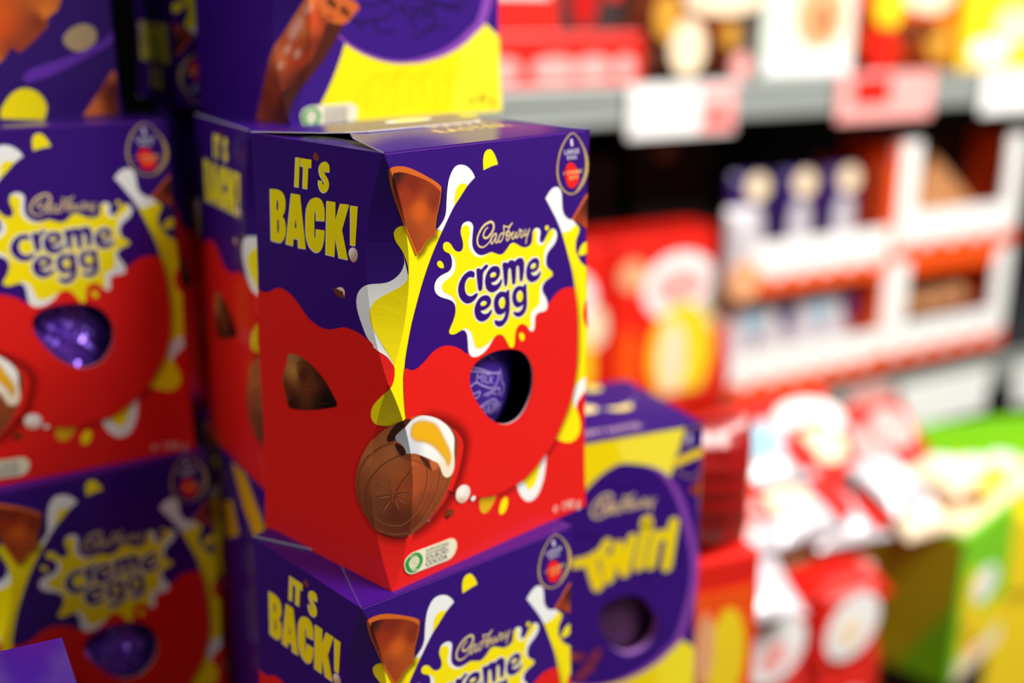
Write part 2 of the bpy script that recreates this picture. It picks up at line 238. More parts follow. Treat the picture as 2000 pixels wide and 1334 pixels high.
ART=json.loads('''{"splat_white":[[3889,14588],[3971,14788],[4116,14875],[4309,14890],[4485,14815],[4581,14661],[4573,14496],[4534,14217],[4519,13933],[4588,13708],[4749,13517],[4978,13393],[5210,13375],[5410,13405],[5611,13431],[5779,13374],[5981,13288],[6172,13234],[6343,13277],[6515,13399],[6688,13559],[6810,13627],[6966,13625],[7140,13543],[7351,13420],[7528,13349],[7741,13318],[7919,13367],[8045,13475],[8091,13669],[8105,13867],[8169,14008],[8295,14071],[8421,14069],[8549,13995],[8596,13862],[8568,13677],[8543,13529],[8587,13422],[8697,13386],[8825,13438],[8971,13621],[9099,13781],[9246,13888],[9394,13906],[9563,13819],[9658,13653],[9640,13450],[9530,13261],[9344,13108],[9141,12959],[8994,12776],[8958,12551],[8985,12341],[9108,12167],[9277,12049],[9382,11928],[9353,11803],[9167,11730],[8908,11631],[8761,11475],[8717,11311],[8799,11115],[8949,10906],[9043,10706],[9069,10544],[9033,10393],[8933,10307],[8766,10286],[8545,10294],[8380,10254],[8289,10141],[8253,9965],[8253,9756],[8199,9583],[8108,9528],[7999,9558],[7890,9659],[7763,9814],[7601,9937],[7440,9990],[7279,9975],[7155,9896],[7066,9759],[7013,9538],[6995,9283],[6959,9135],[6889,9051],[6783,9050],[6677,9130],[6573,9294],[6468,9470],[6330,9652],[6209,9748],[6088,9796],[5930,9798],[5793,9737],[5655,9613],[5484,9421],[5280,9261],[5044,9148],[4809,9098],[4577,9116],[4412,9197],[4299,9347],[4251,9532],[4238,9759],[4223,9960],[4193,10165],[4113,10317],[4000,10401],[3871,10414],[3677,10368],[3516,10332],[3357,10342],[3231,10397],[3194,10490],[3233,10603],[3347,10775],[3461,10971],[3544,11198],[3562,11412],[3517,11590],[3407,11718],[3251,11818],[3063,11900],[2845,11987],[2630,12108],[2493,12251],[2434,12402],[2430,12521],[2469,12646],[2579,12792],[2766,12890],[2985,12948],[3205,12995],[3348,13114],[3397,13272],[3384,13486],[3324,13637],[3215,13747],[3060,13817],[2938,13928],[2909,14049],[2925,14140],[3004,14210],[3144,14213],[3284,14146],[3407,14000],[3500,13869],[3625,13768],[3783,13716],[3911,13737],[3992,13844],[4010,14007],[3980,14153],[3918,14326],[3882,14472]],"splat_yellow":[[3894,14470],[3909,14609],[3971,14718],[4083,14769],[4195,14759],[4307,14697],[4386,14568],[4400,14401],[4366,14216],[4332,14031],[4346,13839],[4425,13685],[4554,13522],[4716,13402],[4945,13323],[5176,13320],[5410,13388],[5611,13429],[5779,13372],[5981,13285],[6172,13232],[6343,13275],[6515,13397],[6688,13556],[6810,13625],[6966,13622],[7140,13540],[7351,13417],[7528,13347],[7741,13315],[7919,13365],[8045,13472],[8091,13669],[8112,13841],[8187,13968],[8284,14018],[8367,13986],[8393,13903],[8368,13730],[8351,13556],[8406,13410],[8515,13318],[8661,13290],[8825,13362],[8971,13616],[9099,13778],[9246,13885],[9357,13898],[9451,13809],[9471,13666],[9342,13492],[9120,13320],[8973,13188],[8882,12998],[8836,12749],[8837,12544],[8885,12357],[9053,12189],[9269,12048],[9378,11926],[9345,11805],[9130,11744],[8871,11663],[8669,11543],[8585,11376],[8578,11310],[8579,11076],[8579,10869],[8536,10720],[8397,10590],[8178,10501],[8070,10417],[8005,10274],[7991,10095],[8009,9883],[8028,9736],[7970,9700],[7872,9727],[7763,9827],[7601,9937],[7440,9990],[7279,9975],[7155,9896],[7066,9759],[7013,9538],[6995,9283],[6959,9135],[6889,9051],[6783,9050],[6677,9130],[6573,9294],[6468,9470],[6330,9652],[6209,9748],[6088,9796],[5930,9798],[5776,9735],[5622,9646],[5417,9536],[5180,9460],[4979,9427],[4812,9445],[4696,9512],[4615,9654],[4567,9839],[4503,10052],[4423,10217],[4293,10367],[4163,10442],[4033,10456],[3871,10422],[3677,10373],[3516,10334],[3357,10345],[3231,10400],[3197,10489],[3237,10603],[3350,10774],[3464,10971],[3547,11197],[3581,11385],[3589,11528],[3566,11677],[3473,11838],[3316,11986],[3129,12103],[2942,12207],[2866,12327],[2853,12448],[2885,12552],[3012,12649],[3232,12730],[3423,12841],[3552,13010],[3592,13194],[3573,13386],[3496,13552],[3371,13665],[3215,13747],[3060,13819],[2941,13928],[2912,14049],[2929,14139],[3007,14207],[3144,14211],[3284,14144],[3407,13997],[3500,13867],[3625,13766],[3783,13714],[3911,13735],[3995,13843],[4013,14006],[3983,14152],[3924,14325]],"dot1":[[2574,13401],[2622,13499],[2730,13517],[2853,13446],[2928,13322],[2942,13202],[2833,13192],[2679,13256]],"dot2":[[8888,13999],[8924,14083],[9012,14104],[9108,14045],[9116,13956],[9043,13885],[8933,13910]],"dot3":[[7272,9537],[7322,9609],[7440,9593],[7558,9504],[7609,9363],[7573,9240],[7458,9212],[7351,9287],[7293,9415]],"c":[[4640,12708],[4578,12782],[4439,12838],[4266,12833],[4093,12771],[3920,12646],[3781,12465],[3704,12248],[3708,12042],[3774,11851],[3909,11672],[4079,11537],[4286,11474],[4495,11501],[4671,11586],[4795,11721],[4821,11808],[4779,11849],[4691,11844],[4568,11800],[4428,11773],[4290,11811],[4170,11910],[4102,12050],[4080,12209],[4106,12359],[4176,12476],[4280,12561],[4402,12572],[4506,12536],[4575,12512],[4628,12568],[4653,12641]],"r":[[4735,12770],[4753,12857],[4841,12882],[4946,12844],[4998,12805],[5105,12866],[5229,12949],[5354,12961],[5418,12899],[5396,12819],[5281,12746],[5174,12673],[5120,12552],[5108,12371],[5099,12164],[5080,11984],[5026,11889],[4938,11884],[4857,11932],[4816,12056],[4783,12270],[4750,12535]],"e1":[[5224,12195],[5236,12376],[5316,12572],[5459,12731],[5639,12820],[5855,12819],[6036,12743],[6126,12597],[6125,12439],[6052,12293],[5906,12185],[5743,12134],[5581,12135,1],[5670,12046],[5814,12011],[5978,12041],[6124,12149],[6208,12214],[6252,12167],[6233,12051],[6141,11881],[5958,11753],[5740,11698],[5560,11722],[5382,11827],[5276,11977]],"e1h":[[5529,12445],[5601,12538],[5745,12554],[5853,12510],[5860,12430],[5780,12364],[5636,12357],[5554,12394]],"m":[[6247,12815],[6291,12874],[6401,12891],[6511,12848],[6592,12853],[6696,12917],[6844,12912],[6955,12863],[7019,12832],[7105,12907],[7292,12944],[7461,12892],[7556,12770],[7586,12604],[7575,12337],[7518,12050],[7462,11897],[7367,11873],[7299,11925],[7273,12117],[7262,12388],[7235,12553],[7172,12616],[7104,12560],[7085,12336],[7066,12044],[7029,11863],[6924,11813],[6842,11881],[6798,12143],[6769,12414],[6732,12553],[6676,12588],[6613,12519],[6591,12284],[6575,12020],[6527,11868],[6434,11830],[6361,11896],[6325,12168],[6290,12492]],"e2":[[7678,12213],[7708,12423],[7822,12621],[8013,12753],[8244,12799],[8438,12728],[8524,12593],[8524,12429],[8459,12276],[8323,12189],[8169,12160],[7995,12169,1],[8092,12058],[8246,12011],[8421,12050],[8556,12151],[8627,12162],[8635,12097],[8577,11929],[8441,11787],[8208,11730],[8015,11744],[7823,11850],[7716,12017]],"e2h":[[7968,12409],[8014,12510],[8148,12556],[8276,12523],[8284,12426],[8187,12347],[8053,12336]],"e3":[[4603,11101],[4633,11279],[4740,11469],[4918,11620],[5131,11679],[5345,11649],[5523,11538],[5594,11367],[5557,11214],[5412,11095],[5233,11036],[5073,11026],[4949,11049,1],[5054,10937],[5214,10867],[5375,10876],[5519,10956],[5592,10995],[5639,10955],[5609,10832],[5500,10693],[5337,10591],[5122,10553],[4945,10582],[4769,10701],[4647,10883]],"e3h":[[4961,11324],[5022,11405],[5165,11423],[5289,11375],[5288,11290],[5181,11231],[5021,11247]],"g1":[[5730,11209],[5757,11390],[5866,11557],[6031,11647],[6213,11661],[6378,11613],[6470,11597],[6545,11664],[6619,11670],[6674,11615],[6681,11412],[6699,11140],[6702,10869],[6672,10631],[6578,10378],[6392,10197],[6207,10125],[6024,10140],[5841,10251],[5762,10401],[5770,10480],[5843,10485],[5988,10424],[6171,10402],[6319,10482],[6393,10630],[6431,10736,1],[6320,10671],[6172,10645],[6026,10665],[5880,10754],[5772,10935]],"g1h":[[6028,11181],[6084,11332],[6212,11394],[6322,11369],[6388,11250],[6388,11089],[6321,10940],[6210,10912],[6101,10981]],"g2":[[6822,11306],[6878,11512],[7010,11664],[7197,11726],[7367,11702],[7500,11661],[7576,11729],[7652,11751],[7717,11691],[7740,11442],[7755,11139],[7767,10863],[7729,10623],[7595,10428],[7405,10341],[7196,10340],[7008,10431],[6907,10573],[6914,10639],[6989,10639],[7140,10583],[7310,10592],[7443,10677],[7511,10842,1],[7386,10783],[7253,10767],[7102,10786],[6952,10904],[6848,11113]],"g2h":[[7103,11283],[7159,11435],[7291,11494],[7405,11447],[7481,11297],[7473,11135],[7386,11015],[7272,11003],[7159,11083]],"s_C":[[5437,14502],[5313,14437],[5209,14332],[5157,14220],[5187,14126],[5289,14067],[5435,14091],[5602,14203],[5728,14351],[5766,14496],[5729,14621],[5625,14694],[5480,14698],[5273,14636],[5066,14500],[4901,14300],[4818,14103],[4826,13924],[4917,13784],[5060,13718],[5225,13724],[5412,13809],[5537,13912],[5642,14062],[5768,14165],[5884,14182],[5936,14142]],"s_a":[[5894,14178],[5768,14135],[5642,14017],[5599,13873],[5641,13776],[5746,13852],[5851,13988],[5932,14142],[5883,13983],[5872,13864],[5913,13775],[6019,13858],[6062,13988],[6168,14110],[6274,14141],[6327,14103]],"s_d":[[6253,14136],[6147,14083],[6051,13945],[6050,13823],[6124,13782],[6231,13858],[6316,13983],[6359,14159],[6360,14311],[6339,14450,1],[6488,14382],[6659,14369],[6853,14488]],"s_b":[[6853,14488],[6723,14368],[6616,14200],[6529,13984],[6508,13865],[6550,13783],[6658,13844],[6733,13971],[6723,14094],[6637,14167],[6530,14166],[6466,14084],[6551,13988],[6701,13990],[6830,14049],[6938,14095]],"s_u":[[6938,14095],[6852,13970],[6834,13865],[6895,13803],[7003,13887],[7123,14085],[7086,13937],[7079,13853],[7144,13821],[7243,13915],[7308,14152]],"s_r":[[7297,14169],[7374,14090],[7461,14101],[7396,13971],[7363,13852],[7418,13798],[7549,13904],[7671,14103]],"s_y":[[7671,14103],[7593,13944],[7627,13839],[7748,13892],[7925,14115],[7804,13884],[7715,13663],[7693,13511]],"egg":[[4676,2736],[3856,3130],[3046,3596],[2232,4241],[1555,5124],[1113,6184],[857,7357],[779,8057],[753,8683],[764,9170],[839,9576],[915,10024],[1206,11137],[1555,12091],[1865,12845],[2313,13743],[2817,14544],[3257,15187],[3563,15591],[3910,15938],[4293,16325],[4722,16621],[5220,16863],[6046,17018],[7044,16860],[8137,16171],[8930,15272],[9372,14661],[9674,14218],[9979,13665],[10256,12994],[10660,11908],[10879,10950],[11046,10059],[11130,8953],[11124,7705],[11039,6933],[10847,6119],[10540,5340],[10121,4689],[9684,4079],[9134,3558],[7972,2813],[7214,2596],[5916,2488],[5204,2591]],"window":[[4333,8215],[4356,8402],[4462,8633],[4695,8836],[5035,8985],[5377,9055],[5722,9093],[6114,9090],[6554,9035],[7000,8933],[7360,8789],[7679,8554],[7955,8209],[8118,7802],[8166,7384],[8120,6919],[7959,6480],[7681,6071],[7360,5778],[6995,5635],[6634,5611],[6277,5680],[5923,5834],[5531,6121],[5187,6476],[4890,6881],[4639,7270],[4432,7677],[4351,7954]],"eggred":[[-2007,2928,1],[-381,9719,1],[834,9578,1],[1079,9341],[1439,9322],[1869,9539],[2243,9795],[2681,9944],[3121,9924],[3502,9794],[3873,9592],[3990,9476],[4249,9333],[4680,9491],[5423,10467],[8435,10244],[9069,10544],[9248,10669],[9435,10819],[9660,10963],[9962,11081],[10268,11108],[10577,11081],[10826,10998],[11531,10596,1],[11637,276,1]],"wl_up":[[4722,16622,1],[4627,16804],[4456,16987],[4227,17141],[3887,17214],[3622,17150],[3413,16925],[3279,16639],[3199,16266],[3156,15860],[3132,15533],[3073,15265],[2921,15036],[2696,14845],[2548,14783,1],[2878,14683,1],[3940,15190,1],[5099,16300,1]],"yl_up":[[3583,15617,1],[3598,15891],[3647,16162],[3801,16392],[4029,16459],[4181,16429],[4303,16333,1],[4805,15917,1],[3940,15190,1]],"ydrop":[[5220,16862,1],[5204,17248],[5257,17493],[5376,17635],[5546,17676],[5712,17620],[5870,17425],[5989,17203],[6049,17015,1],[5631,16933,1]],"wl_mid":[[869,14007],[908,13824],[903,13641],[727,13321],[408,13069],[29,12909],[-348,12849],[-787,12829],[-1168,12775],[-1524,12559],[-1744,12287],[-1813,11946],[-1734,11586],[-1504,11113],[-1205,10656],[-832,10405],[-869,10347],[-499,10208],[-122,10036],[129,9863],[317,9646,1],[802,10275,1],[1211,12760,1]],"yl_mid":[[2944,14780,1],[2543,14742],[1613,14959],[1144,15125],[906,15154],[593,15084],[401,14923],[382,14739],[479,14510],[690,14281],[870,14053],[1048,13687],[1117,13413],[1084,13049],[842,12821],[462,12638],[-43,12456],[-485,12274],[-833,12048],[-1010,11726],[-974,11360],[-780,11022],[-436,10626],[-123,10277],[-624,10733],[-311,10405],[-60,10166],[160,9906],[299,9691],[323,9409],[274,9089],[122,8840],[-274,8517],[-769,8056],[-1023,7700],[-1068,7396],[-935,7187],[-542,7101],[-35,7075],[417,7220],[917,7390,1],[1331,7615,1],[1400,11015,1],[3088,14268,1]],"wr":[[8931,15266,1],[9113,15470],[9333,15645],[9591,15711],[9816,15629],[9948,15451],[10000,15167],[10011,14837],[10089,14522],[10281,14293],[10473,14173],[10703,14123],[10957,13908,1],[10708,13747],[10402,13646],[10003,13624,1],[9193,14331,1]],"yr":[[10957,13908,1],[11194,13656],[11099,13407],[10966,13164],[10931,12881],[10973,12612],[11014,12556],[11227,12207],[11440,11996],[11707,11811,1],[11869,11737,1],[11891,10290,1],[11666,10235],[11547,9967],[11482,9688],[11529,9388],[11639,9110],[11776,8936,1],[11913,8820,1],[11910,6605,1],[11751,6524],[11493,6504],[11111,6324],[10893,6017],[10896,5701],[10995,5405],[11094,5153],[11258,4791],[11379,4392],[11365,4027],[11207,3747],[10888,3605],[10507,3643],[10065,3835],[9628,4093,1],[8829,5206,1],[9806,10290,1],[9443,14044,1],[10003,13624,1],[10402,13646],[10708,13747]],"wr_low":[[11782,6580,1],[11493,6526],[11111,6347],[10861,6025],[10833,5717],[10931,5398],[11074,5158,1],[11122,5463],[11375,5672],[11630,5882],[11823,5994,1]],"wr_bit":[[11587,9065,1],[11685,8917],[11805,8745,1],[11802,8967,1]],"yoval":[[11130,12562],[11225,12733],[11341,12874],[11537,12978],[11774,12983],[11896,12846],[11859,12666],[11741,12524],[11505,12426],[11269,12422],[11150,12480]],"shard_r":[[10672,14178],[11084,14604],[11468,15023],[11838,15304,1],[11849,15302,1],[11842,13492,1],[11765,13557],[11487,13695],[11171,13893],[10858,14077]],"shard_r_in":[[10799,14149],[11240,14585],[11587,14958],[11860,15159,1],[11852,15117,1],[11841,13538,1],[11765,13578],[11487,13715],[11171,13914]],"wdrop_low":[[7167,2592],[7261,2239],[7449,1890],[7687,1631],[7926,1499],[8167,1484],[8457,1604],[8700,1895],[8894,2313],[9014,2863],[9085,3500,1],[8451,3466,1],[7261,2922,1]],"ydrop_low":[[7496,2742,1],[7734,2380],[7877,2135],[8021,2072],[8262,2179],[8454,2448],[8599,2842],[8718,3315,1],[7971,3247,1]],"ydrop2":[[4962,2755,1],[4880,2432],[4891,2149],[4999,1920],[5154,1826],[5377,1847],[5603,2021],[5807,2273],[5945,2583,1]],"ydrop3":[[6492,2178],[6584,2059],[6597,1840],[6514,1616],[6352,1453],[6191,1442],[6068,1548],[6078,1794],[6193,2042],[6331,2176]],"wball":[[3476,3261],[3564,3472],[3777,3575],[4012,3543],[4204,3408],[4297,3207],[4242,2949],[4068,2798],[3853,2747],[3641,2850],[3495,3051]],"wball2":[[4340,2745],[4415,2860],[4546,2870],[4623,2776],[4566,2673],[4435,2646]],"crumb":[[2965,2763,1],[3383,2609,1],[3359,2377,1],[3127,2368],[3043,2311],[2897,2377,1],[2858,2543,1]],"sidered":[[-9456,-2197,1],[-8985,11248,1],[-8545,11373],[-8302,11279],[-7990,11254],[-7630,11333],[-7358,11477],[-7089,11598],[-6783,11643],[-6399,11597],[-5982,11434],[-5574,11178],[-5253,10922],[-4893,10675],[-4490,10532],[-4089,10456],[-3648,10476],[-3248,10576],[-2891,10701],[-2578,10773],[-2232,10785],[-1854,10748],[-1480,10674],[-1075,10558],[-464,10577],[260,10191],[1508,9725],[5649,10170],[11965,10131,1],[12129,-695,1],[11896,-2526,1],[57,-1478,1]],"b_I":[[-5458,17316,1],[-5181,17325,1],[-5309,16120,1],[-5594,16117,1]],"b_T":[[-5126,17319,1],[-4411,17321,1],[-4438,17003,1],[-4637,16997,1],[-4740,16120,1],[-5045,16114,1],[-4959,16989,1],[-5154,17002,1]],"b_S":[[-3270,16956,1],[-3568,16949,1],[-3583,17006],[-3618,17017],[-3632,16953],[-3544,16818],[-3404,16688],[-3334,16550],[-3330,16369],[-3442,16199],[-3634,16103],[-3811,16111],[-3937,16214],[-4006,16382],[-4011,16547,1],[-3762,16549,1],[-3749,16441],[-3691,16411],[-3631,16447],[-3651,16533],[-3787,16656],[-3899,16779],[-3951,16937],[-3920,17105],[-3789,17253],[-3592,17331],[-3434,17325],[-3304,17241],[-3263,17101]],"b_B":[[-7302,15822,1],[-6719,15849],[-6436,15760],[-6276,15550],[-6254,15246],[-6333,14967],[-6509,14770,1],[-6350,14637],[-6289,14355],[-6316,14079],[-6445,13807],[-6679,13643],[-6906,13620],[-7348,13633,1]],"b_Bh1":[[-6862,15362],[-6795,15409],[-6760,15336],[-6756,15182],[-6777,15025],[-6832,14971],[-6881,15011]],"b_Bh2":[[-6854,14568],[-6788,14596],[-6755,14484],[-6772,14170],[-6818,14038],[-6882,14056]],"b_A":[[-5834,15805,1],[-5244,15816,1],[-4969,13623,1],[-5459,13602,1],[-5473,13951,1],[-5772,13957,1],[-5821,13628,1],[-6308,13632,1]],"b_Ah":[[-5586,14798,1],[-5543,14414,1],[-5680,14421,1]],"b_C":[[-3667,14965,1],[-3653,15282],[-3662,15466],[-3770,15711],[-3972,15834],[-4241,15830],[-4547,15707],[-4772,15435],[-4879,15121],[-4928,14356],[-4870,14021],[-4700,13741],[-4403,13596],[-4161,13615],[-3914,13786],[-3750,14150],[-3690,14571,1],[-4239,14549,1],[-4252,14264],[-4316,14187],[-4361,14248],[-4318,15195],[-4266,15276],[-4209,15209],[-4223,14915,1]],"b_K":[[-3501,15789,1],[-2947,15807,1],[-2990,15058,1],[-2649,15786,1],[-2091,15813,1],[-2576,14748,1],[-2260,13605,1],[-2817,13601,1],[-3016,14426,1],[-3096,13606,1],[-3655,13600,1]],"b_X":[[-2024,15793,1],[-1576,15807,1],[-1784,14231,1],[-2083,14222,1]],"b_Xdot":[[-2222,13862],[-2129,14061],[-1928,14154],[-1733,14104],[-1644,13916],[-1720,13684],[-1893,13564],[-2089,13606]],"b_scrumb":[[-4312,17502],[-4169,17632],[-4040,17583],[-3928,17449],[-4023,17312],[-4172,17316],[-4299,17412]],"curl":[[-3262,12342,1],[-3023,12283],[-2751,12281],[-2617,12255],[-2603,12119],[-2531,12006],[-2464,11956,1],[-2647,11985],[-2879,11993],[-3072,12033],[-3203,12162]],"curl_w":[[-3041,12313,1],[-2785,12414],[-2593,12385],[-2502,12263],[-2535,12106],[-2511,12023,1],[-2609,12168],[-2637,12252],[-2829,12267]],"chunk":[[-6458,8803,1],[-6072,8889],[-5713,8905],[-5322,8853],[-4899,8720],[-4484,8538],[-4112,8324],[-3746,8034],[-3459,7728],[-3245,7481],[-3196,7317],[-3330,7207],[-3979,6963],[-4955,6633],[-5751,6451],[-6398,6362],[-6536,6458],[-6663,6770],[-6802,7237],[-6845,7595],[-6722,7990],[-6541,8370],[-6489,8589]],"s_sw1":[[-4542,8095],[-4741,7945],[-5055,7869],[-5481,7972],[-5785,8235],[-5773,8495],[-5487,8688],[-5094,8701],[-4712,8586],[-4530,8351],[-4656,8118],[-4967,8095],[-5270,8278],[-5185,8426],[-4913,8413]],"s_sw2":[[-5143,7643],[-4944,7743],[-4755,7635],[-4919,7441],[-4727,7386],[-4537,7332],[-4775,7169],[-4848,7279],[-4610,7416]],"s_sw3":[[-4543,7176],[-4302,7442],[-4180,7599],[-4311,7236],[-4395,7061],[-3854,7250]],"shard":[[232,17385,1],[404,17453],[738,17453],[1159,17365],[1669,17154],[2231,16870],[2625,16648],[2868,16457,1],[2865,16258],[2767,15769],[2626,15352],[2562,15025],[2523,14593,1],[2276,14493],[2007,14329],[1826,14087],[1494,13902,1],[1348,14224],[1019,14964],[686,15735],[401,16404],[252,16970]],"shard_in":[[432,17229,1],[817,17222],[1323,17076],[2010,16811],[2534,16509],[2825,16246,1],[2723,15775],[2595,15356],[2531,15029],[2492,14614,1],[2232,14516],[1986,14366],[1805,14157],[1562,14026,1],[1105,14953],[776,15736],[491,16405],[409,16971]],"cegg":[[1034,7310],[613,7289],[166,7150],[-398,6874],[-1037,6368],[-1548,5705],[-1880,5040],[-2058,4412],[-2044,3928],[-1932,3517],[-1695,3148],[-1333,2821],[-858,2514],[-412,2308],[36,2218],[540,2207],[1036,2277],[1575,2429],[2125,2741],[2684,3191],[3083,3744],[3315,4216],[3521,4832],[3640,5337],[3589,5798],[3314,6273],[3094,6508],[2739,6777],[2199,7092],[1535,7341]],"goo":[[281,6624],[820,7048],[1190,7248],[1560,7300],[1985,7190],[2468,6957],[2847,6661],[3175,6310],[3393,5897],[3406,5581],[3385,5230],[3408,4865],[3375,4469],[3231,4242],[3006,4184],[2785,4332],[2651,4640],[2518,4946],[2220,5166],[1846,5429],[1475,5644],[1108,5793],[834,5831],[785,6034],[571,6260],[327,6396]],"yolk":[[1075,6746],[1185,7015],[1556,7079],[2007,6935],[2409,6690],[2677,6291],[2891,5880],[3134,5391],[3214,5056],[3069,4695],[2906,5011],[2608,5408],[2232,5822],[1805,6107],[1381,6276],[1122,6498]],"rim_l":[[-173,6340,1],[-191,6577],[45,6897],[333,7174],[723,7328],[1086,7288],[820,7048],[310,6646],[274,6441,1]],"chip1":[[201,6282,1],[515,6237],[784,5989],[833,5808,1],[608,5727],[392,5898]],"chip2":[[497,5718,1],[1001,5831],[1475,5653],[1577,5397],[1840,5102,1],[1311,5423],[883,5629]],"chip3":[[1465,5647,1],[1951,5289,1],[2149,4790,1],[1839,5058],[1577,5376]],"chip4":[[2005,5286,1],[2464,5007],[2532,4809],[2267,4701,1],[2133,4804]],"rim_r":[[3094,6486,1],[3396,6118],[3617,5746],[3640,5337],[3550,4913],[3408,4842,1],[3385,5230],[3406,5581],[3339,6044]],"s_ray0":[[-49,4053],[-396,4234],[-850,4473]],"s_ray1":[[25,4087],[-85,4376],[-228,4760]],"s_ray2":[[204,4147],[661,4629],[1255,5231]],"s_ray3":[[173,4007],[531,4040],[1002,4084]],"s_ray4":[[150,3950],[434,3803],[808,3611]],"s_ray5":[[99,3914],[221,3652],[384,3312]],"s_ray6":[[-22,3901],[-283,3598],[-626,3205]],"s_ray7":[[-54,3981],[-416,3931],[-893,3866]],"s_gr0":[[-1914,4058],[-1911,4502],[-1726,4998],[-1274,5611],[-655,6076],[131,6327]],"s_gr1":[[555,5785],[-178,5492],[-746,5135],[-1214,4628],[-1449,4027],[-1374,3476],[-1079,3085],[-631,2805],[40,2681],[601,2744],[1159,3106],[1651,3613],[1880,4340],[1917,4903]],"s_gr2":[[-1917,3968],[-1779,3433],[-1391,2936],[-858,2493],[37,2329],[822,2392],[1471,2644],[2079,3251],[2474,3889],[2606,4565]],"s_gr3":[[820,2260],[1687,2617],[2407,3190],[2916,3751],[3117,4141]],"pill":[[601,1003],[614,1154],[699,1294],[866,1390],[1089,1442],[1498,1429],[2064,1401],[2639,1373],[3028,1364],[3223,1331],[3380,1233],[3477,1077],[3505,921],[3473,738],[3371,563],[3192,433],[2955,390],[2431,421],[1857,442],[1405,460],[1106,469],[940,503],[776,608],[651,781]],"ring":[[648,1032],[687,1174],[828,1310],[1013,1383],[1217,1385],[1402,1309],[1549,1143],[1605,948],[1561,774],[1445,627],[1257,539],[1070,522],[905,576],[760,709],[672,883]],"ringh":[[849,1005],[897,1128],[1010,1212],[1177,1215],[1324,1145],[1406,1005],[1403,880],[1317,754],[1167,699],[1019,722],[909,810]],"t_sup":[[1776,1195],[3034,1124],[1787,1317]],"t_sus":[[1772,1017],[3003,979],[1784,1144]],"t_sou":[[1759,805],[3000,762],[1776,981]],"t_coc":[[1745,555],[2953,496],[1764,763]],"t_cocoa":[[866,1218],[1418,1174],[938,1301]],"t_life":[[915,619],[1295,580],[926,710]],"t_flower":[[1131,956],[1375,866],[1135,1183]],"badge":[[10667,17957],[10900,17858],[11153,17640],[11373,17377],[11558,17102],[11690,16807],[11749,16540],[11747,16231],[11631,15908],[11398,15597],[11075,15346],[10788,15259],[10538,15264],[10253,15367],[9970,15587],[9793,15840],[9668,16180],[9648,16530],[9732,16938],[9867,17295],[10091,17598],[10369,17853]],"badgeh":[[10668,17910],[10900,17800],[11118,17596],[11301,17336],[11450,17064],[11527,16774],[11556,16511],[11517,16206],[11394,15908],[11180,15621],[10966,15406],[10788,15319],[10555,15321],[10288,15422],[10040,15626],[9880,15854],[9773,16169],[9745,16520],[9819,16918],[9955,17264],[10161,17558],[10405,17792]],"bred":[[10515,16684],[10737,16612],[10917,16454],[11045,16276],[11131,16054],[11087,15821],[10963,15644],[10785,15545],[10606,15541],[10392,15659],[10266,15884],[10203,16149],[10225,16404],[10329,16604]],"t_1":[[10568,17385],[10710,17385],[10519,17675]],"t_large":[[10149,17058],[11118,17042],[10129,17254]],"t_egg":[[10337,16817],[10949,16803],[10325,16988]],"t_1c":[[10098,16164],[11325,16158],[10086,16312]],"t_egg2":[[10478,15921],[11049,15944],[10476,16074]],"t_g":[[9551,396],[11431,117],[9548,842]]}''')
